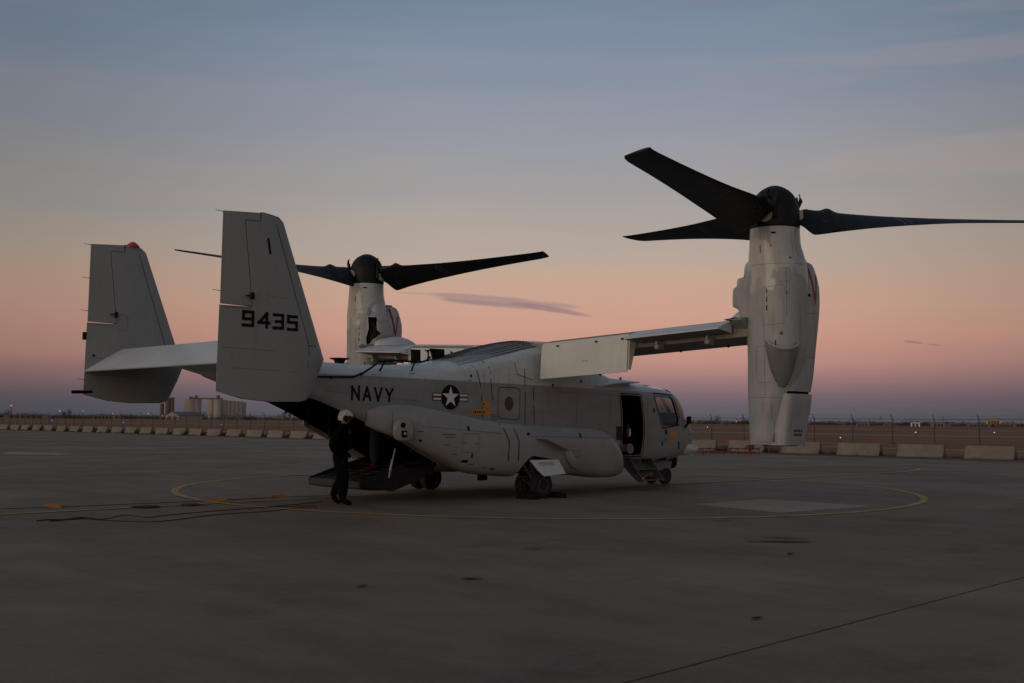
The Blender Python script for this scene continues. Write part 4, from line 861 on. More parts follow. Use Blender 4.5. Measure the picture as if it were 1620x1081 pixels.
bm = bmesh.new(); bridge(bm, [[Vector((x, y+d, z)) for x, z, y in [(-2.32, .86, -2.21), (-1.42, .86, -2.22), (-1.30, .54, -2.34), (-2.02, .50, -2.36), (-2.16, .62, -2.32)]] for d in (0, -.03)]); bmesh.ops.recalc_face_normals(bm, faces=bm.faces[:]); finish('gear_door', bm, m_light, spR)
decal('stencil_text', [[(-2.1+k*.0, .80-k*.03), (-1.6, .80-k*.03), (-1.6, .81-k*.03), (-2.1, .81-k*.03)] for k in range(3)], bvh(bpy.data.objects['gear_door']), m_line, spR, .004)
ng = add_gear(5.0, (-.24, .24), .235, .16, A, 'nose_landing_gear')
bm = bmesh.new(); tube(bm, [(5.0, -.2, .235), (5.0, .2, .235)], .04, 10); tube(bm, [(5.0, 0, .235), (4.92, 0, .75)], [.05, .07], 12); tube(bm, [(5.0, 0, .3), (5.42, 0, .62)], .025, 8); tube(bm, [(5.0, .0, .35), (4.55, 0, .6)], .03, 8); finish('gear_strut', bm, m_gear, ng)
for y in (-.3, .3):
    bm = bmesh.new(); box(bm, (4.75, y, .52), (.9, .025, .26), Matrix.Rotation(R(12 if y < 0 else -12), 3, 'X')); finish('nose_gear_door', bm, m_grey, A)
# wheel chocks at the near main wheel
for k, (x, y) in enumerate([(-2.34, -2.2), (-1.46, -2.2)]):
    bm = bmesh.new(); prism(bm, [(-.12, 0), (.12, 0), (.05, .12), (-.05, .12)], 1, -.26, .26); tag(finish('wheel_chock', bm, m_blackp), ['black wheel chock behind the near main wheel', 'black wheel chock in front of the near main wheel'][k], 'chock', 'black chocks at the main wheel').location = (x, y, 0)
# belly blade antenna and light
bm = bmesh.new(); box(bm, (-2.9, -1.3, .47), (.24, .1, .16), bev=.02); finish('belly_antenna', bm, m_blackp, A)

# ---- rear ramp
RH = Vector((-4.05, 0, .62)); RE = Vector((-5.98, 0, .30)); rl = (RE-RH).length; ra = math.atan2(RH.z-RE.z, RH.x-RE.x)
ramp = bpy.data.objects.new('cargo_ramp', None); col.objects.link(ramp); ramp.parent = A; ramp.location = RH; ramp.rotation_euler = (0, -ra, 0)
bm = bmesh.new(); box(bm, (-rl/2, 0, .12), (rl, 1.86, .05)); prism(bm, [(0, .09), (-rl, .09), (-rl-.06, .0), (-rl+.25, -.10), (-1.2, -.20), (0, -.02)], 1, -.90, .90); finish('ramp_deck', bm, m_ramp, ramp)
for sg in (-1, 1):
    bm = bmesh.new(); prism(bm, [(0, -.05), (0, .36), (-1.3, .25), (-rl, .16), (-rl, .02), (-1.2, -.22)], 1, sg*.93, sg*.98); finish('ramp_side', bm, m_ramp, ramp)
bm = bmesh.new()
for k in range(7): box(bm, (-.25-k*.26, 0, .155), (.03, 1.6, .018))
finish('tread_strip', bm, m_ramp, ramp)
for y in (-.55, 0, .55):
    bm = bmesh.new(); box(bm, (-rl*.5, y, .16), (rl*.96, .05, .02)); finish('roller_rail', bm, m_ramp, ramp)
bm = bmesh.new(); box(bm, (-rl-.02, 0, .07), (.05, 1.86, .15)); finish('ramp_lip', bm, mat('ramp_lip_paint', (.05, .052, .055), .6), ramp)
for y in (-.99, .99):
    bm = bmesh.new(); tube(bm, [(-5.30, y, .55), (-5.16, y*1.02, 1.12)], .016, 10); tube(bm, [(-5.31, y, .50), (-5.22, y*1.01, .88)], .026, 10); finish('ramp_strut', bm, m_metal, A, True)
# upper ramp door stowed up inside, frames of the hold
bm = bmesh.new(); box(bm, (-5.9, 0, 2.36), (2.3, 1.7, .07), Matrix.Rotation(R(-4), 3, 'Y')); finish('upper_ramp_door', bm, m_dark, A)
for x in (-6.6, -6.0, -5.4, -4.8, -4.2):
    bm = bmesh.new()
    w_, zb, zl, zs, zt, n1, n2 = interp(FS, x)
    for sg in (-1, 1): tube(bm, [(x, sg*(w_-.1), zb+.1), (x, sg*(w_-.1), zs), (x, sg*(w_*.6), zt-.13), (x, 0, zt-.1)], .03, 6)
    finish('hold_frame', bm, m_ramp, A)

# ---- tail: stabiliser, fins, rudders
def foil(xl, xt, th, y, z0, n_=12, axis='y', camber=0.):
    """aerofoil ring in xz (axis y) : leading edge xl, trailing edge xt"""
    c = xl-xt; up_, lo_ = [], []
    for k in range(n_+1):
        t = (1-math.cos(math.pi*k/n_))/2; yt = th*c/.2*(.2969*math.sqrt(t)-.1260*t-.3516*t*t+.2843*t**3-.1015*t**4)
        up_.append((xl-t*c, z0+yt+camber*4*t*(1-t))); lo_.append((xl-t*c, z0-yt+camber*4*t*(1-t)))
    return up_+lo_[-1:0:-1]
rings = []
for y in (-2.72, -1.8, -.9, 0, .9, 1.8, 2.72):
    rings.append([Vector((x, y, z)) for x, z in foil(-8.1-.09*abs(y), -9.75, .13, y, 3.05)])
bm = bmesh.new(); bridge(bm, rings); bmesh.ops.recalc_face_normals(bm, faces=bm.faces[:]); finish('stabiliser', bm, m_wing, A, True, 30)
for sg in (-1, 1):
    bm = bmesh.new(); rs_ = []
    for y in (.001*sg, 1.4*sg, 2.70*sg):
        rs_.append([Vector((x, y, z)) for x, z in [(-9.62, 3.16), (-9.50, 3.08), (-9.62, 2.96), (-10.36, 2.66), (-10.38, 2.68), (-10.05, 2.90)]])
    bridge(bm, rs_); bmesh.ops.recalc_face_normals(bm, faces=bm.faces[:]); finish('elevator', bm, m_wing, A, True, 30)
bm = bmesh.new(); bridge(bm, [[Vector((x, y, z)) for y, z in supere(0, zc, a, h_, 2.5, 24)] for x, a, h_, zc in [(-7.9, .7, .36, 2.72), (-8.8, .5, .28, 2.78), (-9.5, .3, .18, 2.84), (-9.9, .1, .08, 2.88)]]); bmesh.ops.recalc_face_normals(bm, faces=bm.faces[:]); finish('tail_cone', bm, m_light, A, True)
FIN = [(-10.33, 5.32), (-9.57, 5.38), (-9.25, 5.34), (-9.13, 5.26), (-9.06, 5.1), (-8.19, 2.83), (-8.30, 2.55), (-8.50, 2.14), (-8.60, 2.07), (-8.75, 2.04), (-9.35, 2.03), (-9.84, 2.07), (-10.38, 2.19)]
RUD = [(-10.345, 3.70), (-9.765, 3.70), (-9.93, 5.21), (-9.63, 5.22), (-9.64, 5.362), (-10.33, 5.32)]
def fin_half(z):
    t = max(0, min(1, (z-2.03)/3.3)); return -8.19+ -(0 if z < 2.83 else (z-2.83)*.383) if z >= 2.83 else -8.19-(2.83-z)*.45
def fin_th(x, z):
    xl = fin_half(z); xt = -10.36; c = xl-xt; t = max(0., min(1., (xl-x)/c)); th = .125
    return max(.004, th*c/.2*(.2969*math.sqrt(t)-.1260*t-.3516*t*t+.2843*t**3-.1015*t**4))
def slab(poly, yc, name, parent, m, shrink=0.):
    bm = bmesh.new(); f = bm.faces.new([bm.verts.new((x, 0, z)) for x, z in poly]); xs_ = [p[0] for p in poly]; zs_ = [p[1] for p in poly]
    for lo, hi, no in ((min(xs_), max(xs_), (1, 0, 0)), (min(zs_), max(zs_), (0, 0, 1))):
        t = lo+.14
        while t < hi:
            bmesh.ops.bisect_plane(bm, geom=bm.verts[:]+bm.edges[:]+bm.faces[:], plane_co=(t*no[0], 0, t*no[2]), plane_no=no); t += .14
    r = bmesh.ops.duplicate(bm, geom=bm.verts[:]+bm.edges[:]+bm.faces[:]); mp_ = r['vert_map']; A_ = [v for v in bm.verts if v in mp_ and v.co.y == 0]
    orig = [v for v in A_ if v not in set(g for g in r['geom'] if isinstance(g, bmesh.types.BMVert))]
    bedges = [e for e in bm.edges if e.is_boundary and e.verts[0] in set(orig) and e.verts[1] in set(orig)]
    pairs = [((e.verts[0], e.verts[1]), (mp_[e.verts[0]], mp_[e.verts[1]])) for e in bedges]
    for v in orig: h_ = fin_th(v.co.x, v.co.z); v.co.y = yc-h_; mp_[v].co.y = yc+h_
    for (a, b), (c, d) in pairs: bm.faces.new((a, b, d, c))
    bmesh.ops.recalc_face_normals(bm, faces=bm.faces[:]); return finish(name, bm, m, parent, True, 35)
def inset_cut(sg):
    fin = slab(FIN, sg*2.70, 'fin', A, m_fin)
    bm = bmesh.new(); prism(bm, [(-10.6, 3.682), (-9.754, 3.682), (-9.919, 5.199), (-9.618, 5.209), (-9.618, 5.7), (-10.6, 5.7)], 1, sg*2.70-.4, sg*2.70+.4); fin.parent = None; bool_(fin, finish('cut', bm, m_seam)); fin.parent = A
    fin.data.polygons.foreach_set('use_smooth', [True]*len(fin.data.polygons)); fin.data.set_sharp_from_angle(angle=R(35))
    rud = slab(RUD, sg*2.70, 'rudder', fin, m_fin); return fin, rud
for sg in (-1, 1):
    fin, rud = inset_cut(sg); yc = sg*2.70
    t1 = bvh(fin); d_, o_ = 1., -20.; off = 0.
    # only the faces turned to the right are seen on both fins
    for pts in ([(-9.31, 5.21), (-8.59, 3.06), (-8.22, 3.05)], [(-9.31, 5.21), (-9.09, 5.2)], [(-8.59, 3.06), (-8.61, 2.67), (-8.29, 2.64)]):
        if sg > 0 and pts[0][1] < 3.1: continue
        bm_ = polyline(pts, .012)
        def nearest(o=t1): return o
        decal('panel_seam', bm_, t1, m_seam, fin, .003, origin=yc-3, grid=.3)
    for pts in ([(-10.3, 2.95), (-9.3, 2.93)], [(-9.45, 3.9), (-9.1, 3.88)], [(-8.9, 4.45), (-9.1, 4.46)], [(-10.1, 2.6), (-8.6, 2.56)]): decal('skin_joint', polyline(pts, .006), t1, m_line, fin, .003, origin=yc-3, grid=.4)
    for z, x in ((5.30, -10.33), (3.92, -10.345), (4.6, -10.34), (2.5, -10.37)):
        if sg < 0 and z in (4.6, 2.5): continue
        bm = bmesh.new(); tube(bm, [(x+.03, yc, z), (x-.15, yc, z+.012)], [.007, .004], 5); finish('static_wick', bm, m_blackp, fin)
    bm = bmesh.new(); box(bm, (-9.79, yc-.13, 3.87), (.07, .06, .12), bev=.02); box(bm, (-9.86, yc-.12, 3.87), (.1, .03, .02)); finish('hinge_fitting', bm, m_blackp, fin)
    bm = bmesh.new(); tube(bm, [(-10.34, yc-.03, 3.67), (-9.80, yc-.12, 3.67)], .008, 5); finish('rudder_edge_strip', bm, m_silo, fin)
    if sg < 0:
        t2 = t1; decal('formation_light', [[(-9.50, 4.93), (-9.455, 4.93), (-9.405, 4.64), (-9.45, 4.64)]], t1, m_blackp, fin, .004, origin=yc-3)
        for i, ch in enumerate('9435'):
            x0 = -9.945+i*.290; decal('number', letters(ch, x0, x0+.232, 3.325-i*.008, 3.615-i*.008, .056, 0), t1, m_blackp, fin, .004+.0008*i, origin=yc-3, grid=.08)
    else:
        bm = bmesh.new(); lathe(bm, [(.15, 0), (.14, .03), (.09, .08), (.04, .115), (.001, .12)], (-9.42, yc, 5.35), n=20); finish('beacon', bm, mat('beacon_red', (.5, .015, .02), .3, coat=.5), fin, True)
        bm = bmesh.new(); tube(bm, [(-10.2, yc, 2.25), (-10.62, yc, 2.24)], .035, 8); finish('tail_probe', bm, m_blackp, fin)
        ov = [(-9.62+.10*c, 3.72+.17*s_) for c, s_ in supere(0, 0, 1, 1, 3, 24)]; decal('faint_outline', polyline(ov+ov[:1], .006), t1, m_line, fin, .003, origin=yc-3, grid=.2)
        bm = bmesh.new(); bmesh.ops.create_icosphere(bm, subdivisions=1, radius=.03, matrix=Matrix.Translation((-10.2, yc-.03, 3.0))); box(bm, (-10.4, yc, 3.4), (.06, .06, .16)); finish('fin_fitting', bm, m_blackp, fin)

# ---- wing
def wing_le(y): return .62+.105*abs(y)
def wing_z(y): return 3.37+.052*abs(y)
def wing_ring(y, frac=.70):
    le = wing_le(y); c = 2.54; full = foil(le, le-c, .20, y, wing_z(y), 22); out = [p for p in full if p[0] > le-c*frac]
    # keep order: upper from LE to the cut, then lower back to LE
    n_ = len(full)//2
    upp = [p for p in full[:n_+1] if p[0] > le-c*frac]; low = [p for p in full[n_+1:] if p[0] > le-c*frac]
    return [Vector((x, y, z)) for x, z in upp+low]
bm = bmesh.new(); bridge(bm, [wing_ring(y) for y in (-6.75, -5.5, -4.2, -3, -2, -1.2, -.6, 0, .6, 1.2, 2, 3, 4.2, 5.5, 6.75)])
bmesh.ops.recalc_face_normals(bm, faces=bm.faces[:]); me_n = None
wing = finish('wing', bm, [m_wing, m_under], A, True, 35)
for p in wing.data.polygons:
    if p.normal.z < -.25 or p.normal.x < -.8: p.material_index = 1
def flap_part(name, y0, y1, defl, c=.74, th=.10, mtop=m_flap, mbot=m_under, hinge_fr=.715):
    bm = bmesh.new(); rs_ = []
    for y in (y0, (y0+y1)/2, y1):
        hx = wing_le(y)-2.54*hinge_fr; hz = wing_z(y)+.06
        pr = [(.07, .0), (.05, .06), (.0, .085), (-.12, .085), (-c, .012), (-c, -.012), (-.15, -.10), (0, -.10), (.05, -.06)]
        a = R(defl); rs_.append([Vector((hx+u*math.cos(a)+v*math.sin(a)*-1, y, hz+u*math.sin(a)+v*math.cos(a))) for u, v in pr])
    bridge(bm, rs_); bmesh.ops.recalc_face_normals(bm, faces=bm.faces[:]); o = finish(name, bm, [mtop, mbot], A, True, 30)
    return o
for sg in (-1, 1):
    fl = flap_part('flap', sg*1.42, sg*3.86, 80, c=.80)
    ft = bvh(fl)
    bm = bmesh.new(); xh, zh = wing_le(3.9)-2.54*.715, wing_z(3.9); prism(bm, [(xh+.16, zh+.06), (xh-.10, zh+.06), (xh-.14, zh-.70), (xh-.06, zh-.68), (xh+.06, zh-.3)], 1, sg*3.90-.012, sg*3.90+.012); finish('flap_end_plate', bm, m_flap, fl)
    for y in (1.9, 3.0, 3.72):
        bm = bmesh.new(); hx = wing_le(y)-2.54*.715; box(bm, (hx-.10, sg*y, wing_z(y)+.02), (.05, .06, .035)); finish('flap_hinge', bm, m_blackp, fl)
    if sg < 0:
        bm = bmesh.new()
        for k in range(4): box(bm, (-1.215, -2.78-k*.05, 3.10), (.004, .03, .02))
        finish('stencil_text', bm, m_line, fl)
    # outboard flaperon: thin trailing panel with its underside ribs
    bm = bmesh.new(); rs_ = []
    for y in (3.98, 5.2, 6.32):
        hx = wing_le(y)-2.54*.69; hz = wing_z(y)
        rs_.append([Vector((hx+.03, sg*y, hz+.165)), Vector((hx-.20, sg*y, hz+.10)), Vector((hx-.46, sg*y, hz-.0)), Vector((hx-.46, sg*y, hz-.03)), Vector((hx-.2, sg*y, hz-.06)), Vector((hx+.02, sg*y, hz-.09))])
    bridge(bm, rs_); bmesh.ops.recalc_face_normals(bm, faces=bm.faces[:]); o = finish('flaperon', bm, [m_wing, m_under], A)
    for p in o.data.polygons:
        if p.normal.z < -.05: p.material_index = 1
    for y in (4.6, 5.85):
        bm = bmesh.new(); hx = wing_le(y)-2.54*.69; box(bm, (hx-.05, sg*y, wing_z(y)-.20), (.26, .05, .20), bev=.02); lathe(bm, [(.05, -.06), (.06, 0), (.05, .06)], (hx-.12, sg*y, wing_z(y)-.24), axis=1, n=12); finish('flaperon_hinge', bm, m_grey, A)
    bm = bmesh.new()
    for y in (4.5, 5.7): lathe(bm, [(.03, 0), (.03, -.05), (.015, -.06)], (wing_le(y)-.9, sg*y, wing_z(y)-.24), n=8)
    finish('drain_mast', bm, m_blackp, A)
    # seams on the wing top
    wt = bvh(wing)
    for fr in (.35, .62):
        bm = bmesh.new(); pts = []
        for k in range(12):
            y = sg*(1.4+k*.43); x = wing_le(y)-2.54*fr; h = wt.ray_cast(Vector((x, y, 8)), Vector((0, 0, -1))); pts.append((x, y, (h[0].z if h[0] else 3.8)+.003))
        tube(bm, pts, .006, 4); finish('skin_joint', bm, m_line, wing)

# ---- nacelles and rotors
def z_loft(secs, steps=None, cnt=40, dx=0., dy=0., caps=True):
    zs_ = [s_[0] for s_ in secs]; lo, hi = min(zs_), max(zs_); tab = sorted(secs); bm = bmesh.new(); rings = []; n_ = steps or 30
    lst = sorted(set([round(lo+(hi-lo)*k/n_, 4) for k in range(n_+1)]+[round(z, 4) for z in zs_]))
    for z in lst:
        cx_, cy_, ax, ay, nn = interp(tab, z); rings.append([Vector((x+dx, y+dy, z)) for x, y in supere(cx_, cy_, ax, ay, nn, cnt)])
    bridge(bm, rings, caps); bmesh.ops.recalc_face_normals(bm, faces=bm.faces[:]); return bm
def nacelle(sg):
    """sg -1 right, +1 left; outboard = sg"""
    Y = sg*7.1
    root = bpy.data.objects.new('engine_nacelle', None); col.objects.link(root); root.parent = A; root.location = (0, Y, 0)
    inb = -sg
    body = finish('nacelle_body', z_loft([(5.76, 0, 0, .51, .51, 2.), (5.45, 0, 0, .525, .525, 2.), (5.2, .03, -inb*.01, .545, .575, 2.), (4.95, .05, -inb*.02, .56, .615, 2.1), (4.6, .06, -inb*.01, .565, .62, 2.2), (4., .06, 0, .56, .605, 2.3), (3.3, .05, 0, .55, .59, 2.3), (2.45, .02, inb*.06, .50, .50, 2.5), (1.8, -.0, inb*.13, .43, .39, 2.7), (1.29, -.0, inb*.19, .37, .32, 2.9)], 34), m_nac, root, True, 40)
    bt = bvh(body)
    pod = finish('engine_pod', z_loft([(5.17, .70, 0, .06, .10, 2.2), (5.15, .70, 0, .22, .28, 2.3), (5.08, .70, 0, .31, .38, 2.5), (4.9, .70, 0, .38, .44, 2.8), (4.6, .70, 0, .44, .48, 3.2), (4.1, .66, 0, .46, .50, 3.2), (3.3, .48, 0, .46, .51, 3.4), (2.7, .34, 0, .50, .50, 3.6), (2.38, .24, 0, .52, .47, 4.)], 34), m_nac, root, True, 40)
    pt = bvh(pod)
    bm = bmesh.new(); bridge(bm, [[Vector((x, y, z)) for x, y in supere(.68, 0, a, b, 2.4, 28)] for z, a, b in [(5.165, .17, .26), (5.178, .20, .30), (5.185, .17, .26), (5.17, .14, .22)]], False); finish('intake_lip', bm, m_grey, pod, True)
    bm = bmesh.new(); bridge(bm, [[Vector((x, y, z)) for x, y in supere(.68, 0, .15, .23, 2.4, 28)] for z in (5.172, 5.18)]); finish('intake_duct', bm, m_dark, pod)
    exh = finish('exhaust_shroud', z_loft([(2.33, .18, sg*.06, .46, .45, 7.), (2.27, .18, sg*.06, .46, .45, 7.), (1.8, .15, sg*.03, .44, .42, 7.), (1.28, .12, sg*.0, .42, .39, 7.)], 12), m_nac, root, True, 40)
    bm = bmesh.new(); bridge(bm, [[Vector((x, y, z)) for x, y in supere(.19, sg*.06, .43, .41, 5., 32)] for z in (2.325, 2.385)]); finish('exhaust_gap', bm, m_dark, exh)
    bm = bmesh.new(); bridge(bm, [[Vector((x, y, z)) for x, y in supere(.12, sg*.02, .30, .30, 4., 24)] for z in (1.282, 1.262)]); finish('exhaust_outlet', bm, m_dark, exh)
    bm = bmesh.new(); box(bm, (.62, sg*.40, 2.02), (.035, .012, .22), Matrix.Rotation(R(4), 3, 'Y')); finish('warning_streamer', bm, m_dred, exh)
    # inboard pylon fairing in steps
    bm = z_loft([(5.20, 0, inb*.33, .08, .12, 2.2), (5.14, 0, inb*.33, .22, .28, 2.4), (5.0, 0, inb*.33, .28, .35, 2.6), (4.80, 0, inb*.33, .30, .37, 2.8), (4.77, 0, inb*.38, .33, .43, 3.4), (4.60, 0, inb*.41, .34, .44, 3.4), (4.57, .02, inb*.47, .36, .46, 3.4), (4.2, .04, inb*.48, .38, .47, 3.4), (4.12, .06, inb*.40, .40, .42, 3.2), (3.7, .14, inb*.36, .46, .40, 3.), (3.3, .3, inb*.3, .4, .36, 2.6)], 30)
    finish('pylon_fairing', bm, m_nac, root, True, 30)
    # scoop on the aft outboard quarter
    ang = math.atan2(sg*.74, -.67); ca, sa = math.cos(ang), math.sin(ang)
    bm = bmesh.new(); rings = []
    for z, wd, dp in [(3.30, .335, .33), (3.26, .345, .345), (3.18, .32, .32), (3.0, .28, .29), (2.8, .23, .22), (2.6, .15, .14), (2.46, .07, .05)]:
        r_ = []
        for k in range(17):
            t = math.pi*k/16; u = wd*math.cos(t); v = .46+dp*math.sin(t)**.8; r_.append(Vector((ca*v-sa*u, sa*v+ca*u, z-(.07*math.sin(t) if z > 3.2 else 0)+.10*abs(math.cos(t))**3*(z > 3.2))))
        rings.append(r_)
    bridge(bm, rings, False, False); 
    rr2 = [[p.copy() for p in r] for r in rings]
    bmesh.ops.solidify(bm, geom=bm.faces[:], thickness=.035); bmesh.ops.recalc_face_normals(bm, faces=bm.faces[:]); finish('cooling_scoop', bm, m_nac, root, True, 40)
    bm = bmesh.new(); bridge(bm, [[Vector((ca*(.44+.24*math.sin(math.pi*k/12))-sa*.27*math.cos(math.pi*k/12), sa*(.44+.24*math.sin(math.pi*k/12))+ca*.27*math.cos(math.pi*k/12), z)) for k in range(13)] for z in (3.10, 3.14)]); bmesh.ops.recalc_face_normals(bm, faces=bm.faces[:]); finish('scoop_duct', bm, m_dark, root)
    bm = bmesh.new(); tube(bm, [r_ + Vector((0, 0, .0)) for r_ in rr2[0]], .022, 8); finish('scoop_rim', bm, m_nac, root, True)
    # aft access panel (raised) and seams
    def onb(x, z, proud=.004, tr=bt, d=(1, 0, 0), frm=-5):
        h = tr.ray_cast(Vector((frm, x, z)), Vector(d)); return h[0]
    bm = bmesh.new(); rows = []
    for k in range(7):
        y = sg*(-.02)+(-.17+.34*k/6)-sg*.16*0; row = []
        for z in (2.12, 1.9, 1.6, 1.35):
            h = bt.ray_cast(Vector((-5, y, z)), Vector((1, 0, 0))); row.append(h[0] if h[0] is not None else Vector((-.4, y, z)))
        rows.append(row)
    f1 = [[bm.verts.new(p+Vector((-.025, 0, 0))) for p in r] for r in rows]
    for a_, b_ in zip(f1, f1[1:]):
        for k in range(3): bm.faces.new((a_[k], a_[k+1], b_[k+1], b_[k]))
    r = bmesh.ops.extrude_face_region(bm, geom=bm.faces[:]); bmesh.ops.translate(bm, vec=(.06, 0, 0), verts=[v for v in r['geom'] if isinstance(v, bmesh.types.BMVert)]); bmesh.ops.recalc_face_normals(bm, faces=bm.faces[:]); finish('access_panel', bm, m_nac, root, True, 30)
    # V-shaped red intake warning, one on each flank of the pod
    for d in (-1, 1):
        V = [[(.52, 5.06), (.59, 5.06), (.745, 4.40), (.735, 4.18)], [(.735, 4.18), (.745, 4.40), (.82, 4.88), (.87, 4.80)]]
        decal('warning_chevron', V, pt, m_dred, pod, .005, origin=d*3, direc=-d, grid=.08)
        decal('vent_slot', [[(.42, 4.38), (.56, 4.36), (.56, 4.42), (.42, 4.44)]], pt, m_blackp, pod, .005, origin=d*3, direc=-d)
        decal('stencil_text', [[(.0+k*.08, z), (.05+k*.08, z), (.05+k*.08, z+.05), (.0+k*.08, z+.05)] for k in range(4) for z in (1.55, 1.47)], bvh(exh), m_blackp, exh, .004, origin=d*3, direc=-d)
        for z in (4.02, 3.1): decal('skin_joint', polyline([(.3, z), (.95, z)], .008), pt, m_line, pod, .003, origin=d*3, direc=-d, grid=.08)
    for z in (4.98, 2.25):
        bm = bmesh.new(); ring = []
        tab = None
        for k in range(41):
            a_ = 2*math.pi*k/40; h = bt.ray_cast(Vector((5*math.cos(a_), 5*math.sin(a_), z)), Vector((-math.cos(a_), -math.sin(a_), 0))); ring.append(h[0])
        tube(bm, [p+Vector((p.x, p.y, 0)).normalized()*.001 for p in ring if p is not None], .003, 4, False); finish('skin_joint', bm, m_line, root)
    for ang_, z0, z1 in ((186, 2.3, 3.9), (235, 3.9, 4.9), (252, 5.05, 5.7)):
        a_ = R(ang_)*(-sg) if sg > 0 else R(ang_); bm = bmesh.new(); pts = []
        for k in range(8):
            z = z0+(z1-z0)*k/7; h = bt.ray_cast(Vector((5*math.cos(a_), 5*math.sin(a_), z)), Vector((-math.cos(a_), -math.sin(a_), 0)))
            if h[0] is not None: pts.append(h[0])
        tube(bm, pts, .004, 4, False); finish('skin_joint', bm, m_line, root)
    # hatches, latches and stains seen from behind
    dsoft = Vector((.85, .53, 0)) if sg < 0 else Vector((.60, .80, 0)); kx, kc = (.557, .777) if sg < 0 else (.81, .54)
    def LP(p): return [((u-kc)/kx, z) for u, z in p]
    def soft_decal(nm_, polys, m_, pr=.004, tr=None): decal(nm_, polys, tr or bt, m_, root, pr, soft=dsoft, depth=-.9, grid=.12)
    for rect in ([(-.30, 3.72), (.16, 3.75), (.17, 4.55), (-.28, 4.5)], [(-.42, 2.55), (-.12, 2.55), (-.12, 3.3), (-.44, 3.3)], [(.05, 4.6), (.30, 4.62), (.28, 4.9), (.06, 4.88)], [(-.38, 1.42), (-.08, 1.42), (-.12, 1.95), (-.40, 1.95)]):
        soft_decal('hatch_outline', sum([[q] for q in polyline(LP(rounded(rect, .05, 3)+[rounded(rect, .05, 3)[0]]), .006)], []), m_line)
    for k, (u, z, a, b) in enumerate([(-.2, 4.42, .012, .05), (-.2, 4.25, .012, .05), (-.2, 4.08, .012, .05), (.22, 4.38, .015, .03), (.10, 3.55, .03, .03), (-.02, 3.35, .012, .06), (-.33, 5.3, .01, .08), (.3, 5.1, .025, .02), (-.05, 5.62, .05, .02), (.12, 3.02, .02, .02), (-.3, 2.1, .015, .03), (.0, 1.7, .012, .05), (-.1, 5.35, .012, .02)]):
        soft_decal('latch', [LP([(u-a, z-b), (u+a, z-b), (u+a, z+b), (u-a, z+b)])], [m_gear, m_line, m_blackp][k % 3])
    # wing tip dome
    bm = bmesh.new(); bmesh.ops.create_uvsphere(bm, u_segments=28, v_segments=16, radius=1)
    for v in bm.verts:
        c = v.co; v.co = Vector((.50+max(c.x, -.86)*.88, inb*.82+c.y*.36, 3.74+max(c.z, -.2)*.46))
    finish('wingtip_fairing', bm, m_wing, root, True)
    bm = bmesh.new()
    for k in range(4): tube(bm, [(-.75+.08*k, inb*.75, 3.86), (-.55+.1*k, inb*(.6-.02*k), 3.92-.05*k), (-.35, inb*.55, 3.75)], .014, 6)
    finish('tip_hydraulic_lines', bm, m_gear, root)
    bm = bmesh.new(); bridge(bm, [[Vector((x, inb*y, z)) for x, z in [(.1, 4.02), (-.55, 3.90), (-.60, 3.86), (-.2, 3.62), (.1, 3.5)]] for y in (.45, .74)]); bmesh.ops.recalc_face_normals(bm, faces=bm.faces[:]); finish('tip_rib', bm, m_grey, root)
    if sg > 0:      # left nacelle stands open: raised cowl and dark machinery bay towards the fuselage
        dd = Vector((.75, .66, 0)).normalized()
        def obl(poly, m0, m1):
            b_ = bmesh.new(); A_ = [b_.verts.new(Vector((x, -.6, z))+dd*m0) for x, z in poly]; B_ = [b_.verts.new(Vector((x, -.6, z))+dd*m1) for x, z in poly]
            b_.faces.new(A_); b_.faces.new(B_[::-1])
            for k in range(len(poly)): b_.faces.new((A_[k], B_[k], B_[(k+1) % len(poly)], A_[(k+1) % len(poly)]))
            bmesh.ops.recalc_face_normals(b_, faces=b_.faces[:]); return b_
        cav = [(-.39, 4.74), (.03, 4.72), (.07, 4.35), (.26, 4.24), (-.13, 4.08), (-.44, 3.81), (-.47, 4.13), (-.33, 4.41)]
        for nm_ in (body, [c for c in root.children if c.name.startswith('pylon_fairing')][0]):
            pr_ = nm_.parent; nm_.parent = None; bool_(nm_, finish('cut', obl(cav, -.8, .52), m_dark)); nm_.parent = pr_
            nm_.data.polygons.foreach_set('use_smooth', [True]*len(nm_.data.polygons)); nm_.data.set_sharp_from_angle(angle=R(38))
        for k in range(8):
            x0 = -.36+.075*k; q = [Vector((x0, -.6, 4.62-.03*k))+dd*.22, Vector((x0+.10, -.6, 4.45-.03*k))+dd*.14, Vector((x0+.0, -.6, 4.22))+dd*.16, Vector((x0-.05+.02*k, -.6, 4.0))+dd*.28]
            bm = bmesh.new(); tube(bm, [p for p in catmull(q, 5)], .010+.006*(k % 3), 6); finish('bay_pipe', bm, [m_gear, m_gear, m_chock, m_metal][k % 4] if k < 6 else m_gear, root, True)
        for c_, z_, s_ in ((-.05, 4.22, .14), (-.25, 4.1, .12), (-.3, 4.55, .10)):
            bm = bmesh.new(); p = Vector((c_, -.6, z_))+dd*.34; box(bm, (0, 0, 0), (s_*1.2, s_, s_), Matrix.Rotation(.7, 3, 'Z'), .02); bmesh.ops.translate(bm, vec=p, verts=bm.verts[:]); finish('bay_gearbox', bm, m_gear, root)
        arch = [(-.41, 4.78)]+[(-.09-.32*math.cos(a_)*(1. if a_ < 1.57 else .85), 4.84+.37*math.sin(a_)) for a_ in [math.pi*k/14 for k in range(15)]]+[(.17, 4.78)]
        bm = obl(arch, .02, .5); finish('raised_cowl', bm, m_nac, root, True)
